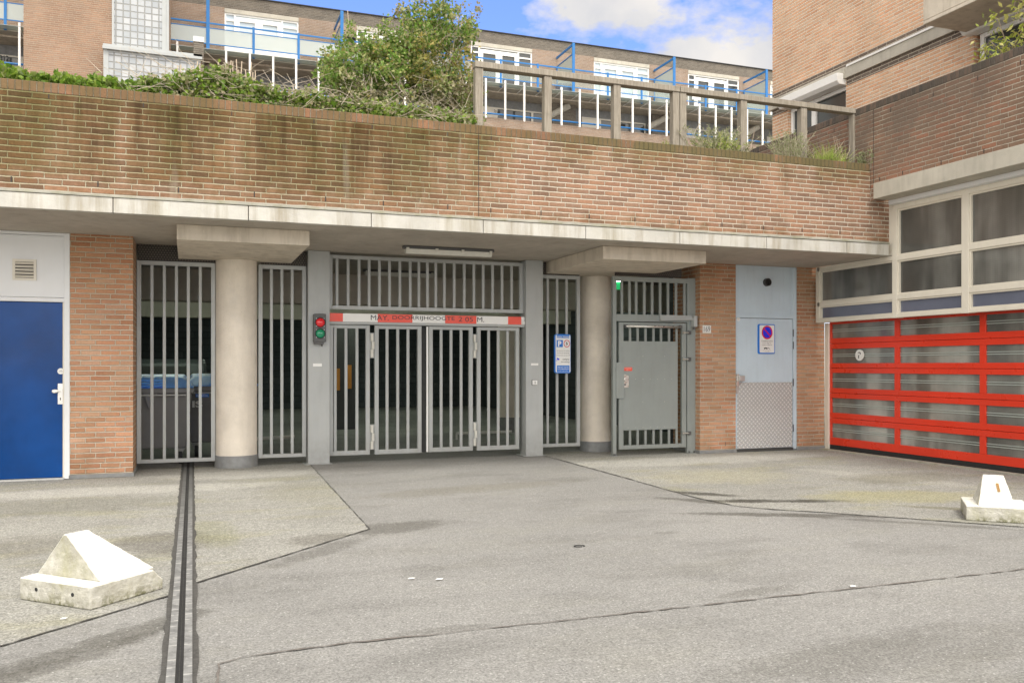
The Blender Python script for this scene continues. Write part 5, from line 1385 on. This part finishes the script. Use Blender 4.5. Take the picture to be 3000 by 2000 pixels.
for k in range(110):
    px = rnd.uniform(1050, 1370); py = rnd.uniform(220, 345); Yd = BYd - .35 + rnd.uniform(-.1, .2)
    twig(mb, on_y(px, py, Yd), Vector((rnd.gauss(0, 1), rnd.gauss(0, .3), rnd.gauss(.2, .8))), rnd.uniform(.15, .4), rnd.uniform(.002, .004), rnd, 5, .5)
mb.build('bare_twigs', M['twig'], t)

# small plants on the right part of the wall
def tuft(px, py_base, py_top, wpx, n, mat, label, Y=10.42, size=.045, name='wild_plant', upright=.8, needles=True, cat='plant'):
    rnd = random.Random(int(px))
    c = on_y(px, py_base, Y); top = on_y(px, py_top, Y).z; dep = SN * c.x + CS * c.y; hw = wpx * dep / F
    z0 = 4.20
    t = thing(name, label, cat, (c.x, Y, z0))
    st = MB(); lv = MB()
    for k in range(n):
        x0 = c.x + rnd.gauss(0, .25) * hw; lean = rnd.gauss(0, .35)
        h = (top - z0) * rnd.uniform(.55, 1.0) * (1 - .35 * abs(x0 - c.x) / max(hw, .01))
        p0 = Vector((x0, Y + rnd.gauss(0, .05), z0)); p1 = p0 + Vector((lean * hw + (x0 - c.x) * .6, rnd.gauss(0, .08), h)); pm = p0.lerp(p1, .5) + Vector((-lean * .08 * hw, 0, .02))
        st.path([p0, pm, p1], .003, .0015, 4)
        if needles:
            for i in range(30):
                q = rnd.uniform(.2, 1); pp = p0.lerp(pm, q * 2) if q < .5 else pm.lerp(p1, q * 2 - 1)
                leaf_mesh(lv, pp, rnd.uniform(size * .6, size * 1.1), Vector((rnd.gauss(0, .7), rnd.gauss(0, .6), rnd.uniform(.2, 1))).normalized(), rnd, .22)
        else:
            for i in range(3):
                leaf_mesh(lv, p0 + Vector((rnd.gauss(0, .03), 0, rnd.uniform(0, h * .4))), rnd.uniform(.10, .21), Vector((rnd.gauss(0, .6), rnd.gauss(0, .3), rnd.uniform(.5, 1))).normalized(), rnd, .09)
    st.build('stems', M['twig' if needles else mat], t); lv.build('foliage', M[mat], t)
tuft(2100, 440, 366, 125, 90, 'leaf_sage', 'wide wispy grey green plant between the double and the fifth fence post', size=.055)
tuft(2110, 440, 392, 90, 34, 'leaf_grass', 'brighter green shoots inside the wide wispy plant on the wall', Y=10.38, size=.06)
tuft(2315, 465, 376, 85, 100, 'leaf_sage', 'dense bushy grey green plant at the corner of the brick tower')
tuft(2430, 475, 415, 95, 130, 'leaf_grass', 'fresh green grass clump between the last two fence posts', needles=False, name='grass_clump')
tuft(2535, 482, 438, 22, 12, 'leaf_sage', 'small grey green weed right of the last fence post', Y=10.25, size=.07)
tuft(1952, 425, 405, 16, 7, 'leaf_grass', 'tiny light green weed left of the double fence post', Y=10.36)
t = thing('dry_stalks', 'long dry curved stalks above the grass clump near the last fence post', 'plant', (8.8, 10.45, 4.2)); mb = MB()
for (x0, y0, x1, y1) in ((2440, 455, 2475, 410), (2450, 460, 2440, 395), (2460, 460, 2445, 398), (2470, 460, 2450, 402), (2480, 465, 2490, 425), (2425, 455, 2400, 430), (2200, 430, 2210, 372), (2040, 380, 2052, 352), (2120, 410, 2080, 428)):
    a = on_y(x0, y0, 10.45); b = on_y(x1, y1, 10.48); mb.path([a, a.lerp(b, .6) + Vector((.015, 0, .01)), b], .004, .0015, 4)
mb.build('stalks', M['stump'], t)

# ================================================================== CONCRETE BLOCKS
ctex = bpy.data.textures.new('chips', 'CLOUDS'); ctex.noise_scale = .045; ctex.noise_depth = 4
def rough(o):
    a = o.modifiers.new('cut', 'SUBSURF'); a.subdivision_type = 'SIMPLE'; a.levels = 5; a.render_levels = 5
    b = o.modifiers.new('chips', 'DISPLACE'); b.texture = ctex; b.texture_coords = 'GLOBAL'; b.strength = .006; b.mid_level = .5
def barrier(cx, cy, ang, label, wedge, ridge, hole=True, H=.39, half=(.285, .27)):
    """rectangular foot and a hipped wedge; local x along the front edge, local y away; the wedge ridge runs along local y"""
    t = thing('concrete_barrier', label, 'concrete block', (cx, cy, 0), 'white concrete barrier blocks')
    ca, sa = math.cos(ang), math.sin(ang)
    def W(x, y, z): return (cx + ca * x - sa * y, cy + sa * x + ca * y, z)
    hx, hy = half
    # foot, its far side chamfered
    mb = MB()
    mb.add([W(-hx, -hy, .005), W(hx, -hy, .005), W(hx, hy, .005), W(-hx, hy, .005), W(-hx, -hy, .137), W(hx, -hy, .137), W(hx, hy - .075, .137), W(-hx, hy - .075, .137), W(hx, hy, .065), W(-hx, hy, .065)],
           [(0, 3, 2, 1), (4, 5, 6, 7), (0, 1, 5, 4), (1, 2, 8, 6, 5), (2, 3, 9, 8), (3, 0, 4, 7, 9), (8, 9, 7, 6)])
    rough(mb.build('foot', M['block'], t, bevel=.008))
    (bx0, bx1, y0, y1), (rx0, rx1, ry0, ry1) = wedge, ridge
    mb = MB().add([W(bx0, y0, .136), W(bx1, y0, .136), W(bx1, y1, .136), W(bx0, y1, .136), W(rx0, ry0, H), W(rx1, ry0, H), W(rx1, ry1, H), W(rx0, ry1, H)],
                  [(0, 3, 2, 1), (4, 5, 6, 7), (0, 1, 5, 4), (1, 2, 6, 5), (2, 3, 7, 6), (3, 0, 4, 7)])
    rough(mb.build('wedge', M['block'], t, bevel=.006))
    if hole:
        for hxx in (-hx + .14, hx - .14):
            a = Vector(W(hxx, -hy - .001, .078)); b = Vector(W(hxx, -hy + .02, .078))
            MB().tube(a, b, .012, n=12).build('hole', M['rubber'], t)
    return t, W
# left block: front edge from (-.92,5.84) to (-.507,5.44)
ang = math.atan2(5.44 - 5.84, -.507 + .92)
ca, sa = math.cos(ang), math.sin(ang)
mid = Vector(((-.92 - .507) / 2, (5.84 + 5.44) / 2)); hx, hy = .2875, .265
barrier(mid.x - sa * hy, mid.y + ca * hy, ang, 'white concrete barrier block with wedge top, at the lower left', (-.275, .250, -.160, .235), (-.060, -.035, -.155, .0), half=(hx, hy), H=.385)
# right block turned a quarter: its long slope faces the camera
A2 = Vector((6.47, 5.92)); dr = Vector((.735, -.678))
hx, hy = .285, .29
# local y axis runs along the front edge (from near end to far end), front face is local +x... build with ridge along the edge
ang2 = math.atan2(dr.y, dr.x) - math.pi / 2      # local y = dr
ca, sa = math.cos(ang2), math.sin(ang2)
ex = Vector((ca, sa))                            # local x axis; front face towards the camera is at local +x if ex points at it
sgn = 1 if ex.dot(-A2) > 0 else -1
ctr = A2 + dr * hy - ex * hx * sgn
t, W = barrier(ctr.x, ctr.y, ang2, 'white concrete barrier block with rust streak, at the right edge before the red door', (-.25, .24, -.19, .10), (-.02, .0, -.13, .035), hole=False, half=(hx, hy), H=.385)
def on_slope(f, yy):      # f 0..1 up the slope
    x_ = .24 - .24 * f; z_ = .136 + (.385 - .136) * f; return x_, z_
mb = MB(); vs = []
for f in (.45, .72):
    x_, z_ = on_slope(f, 0)
    for yy in (-.012, .010): vs.append(W(x_ + .006, yy - .02 + .03 * (.6 - f), z_ + .006))
mb.add(vs, [(0, 1, 3, 2)]).build('rust_streak', M['rust'], t)
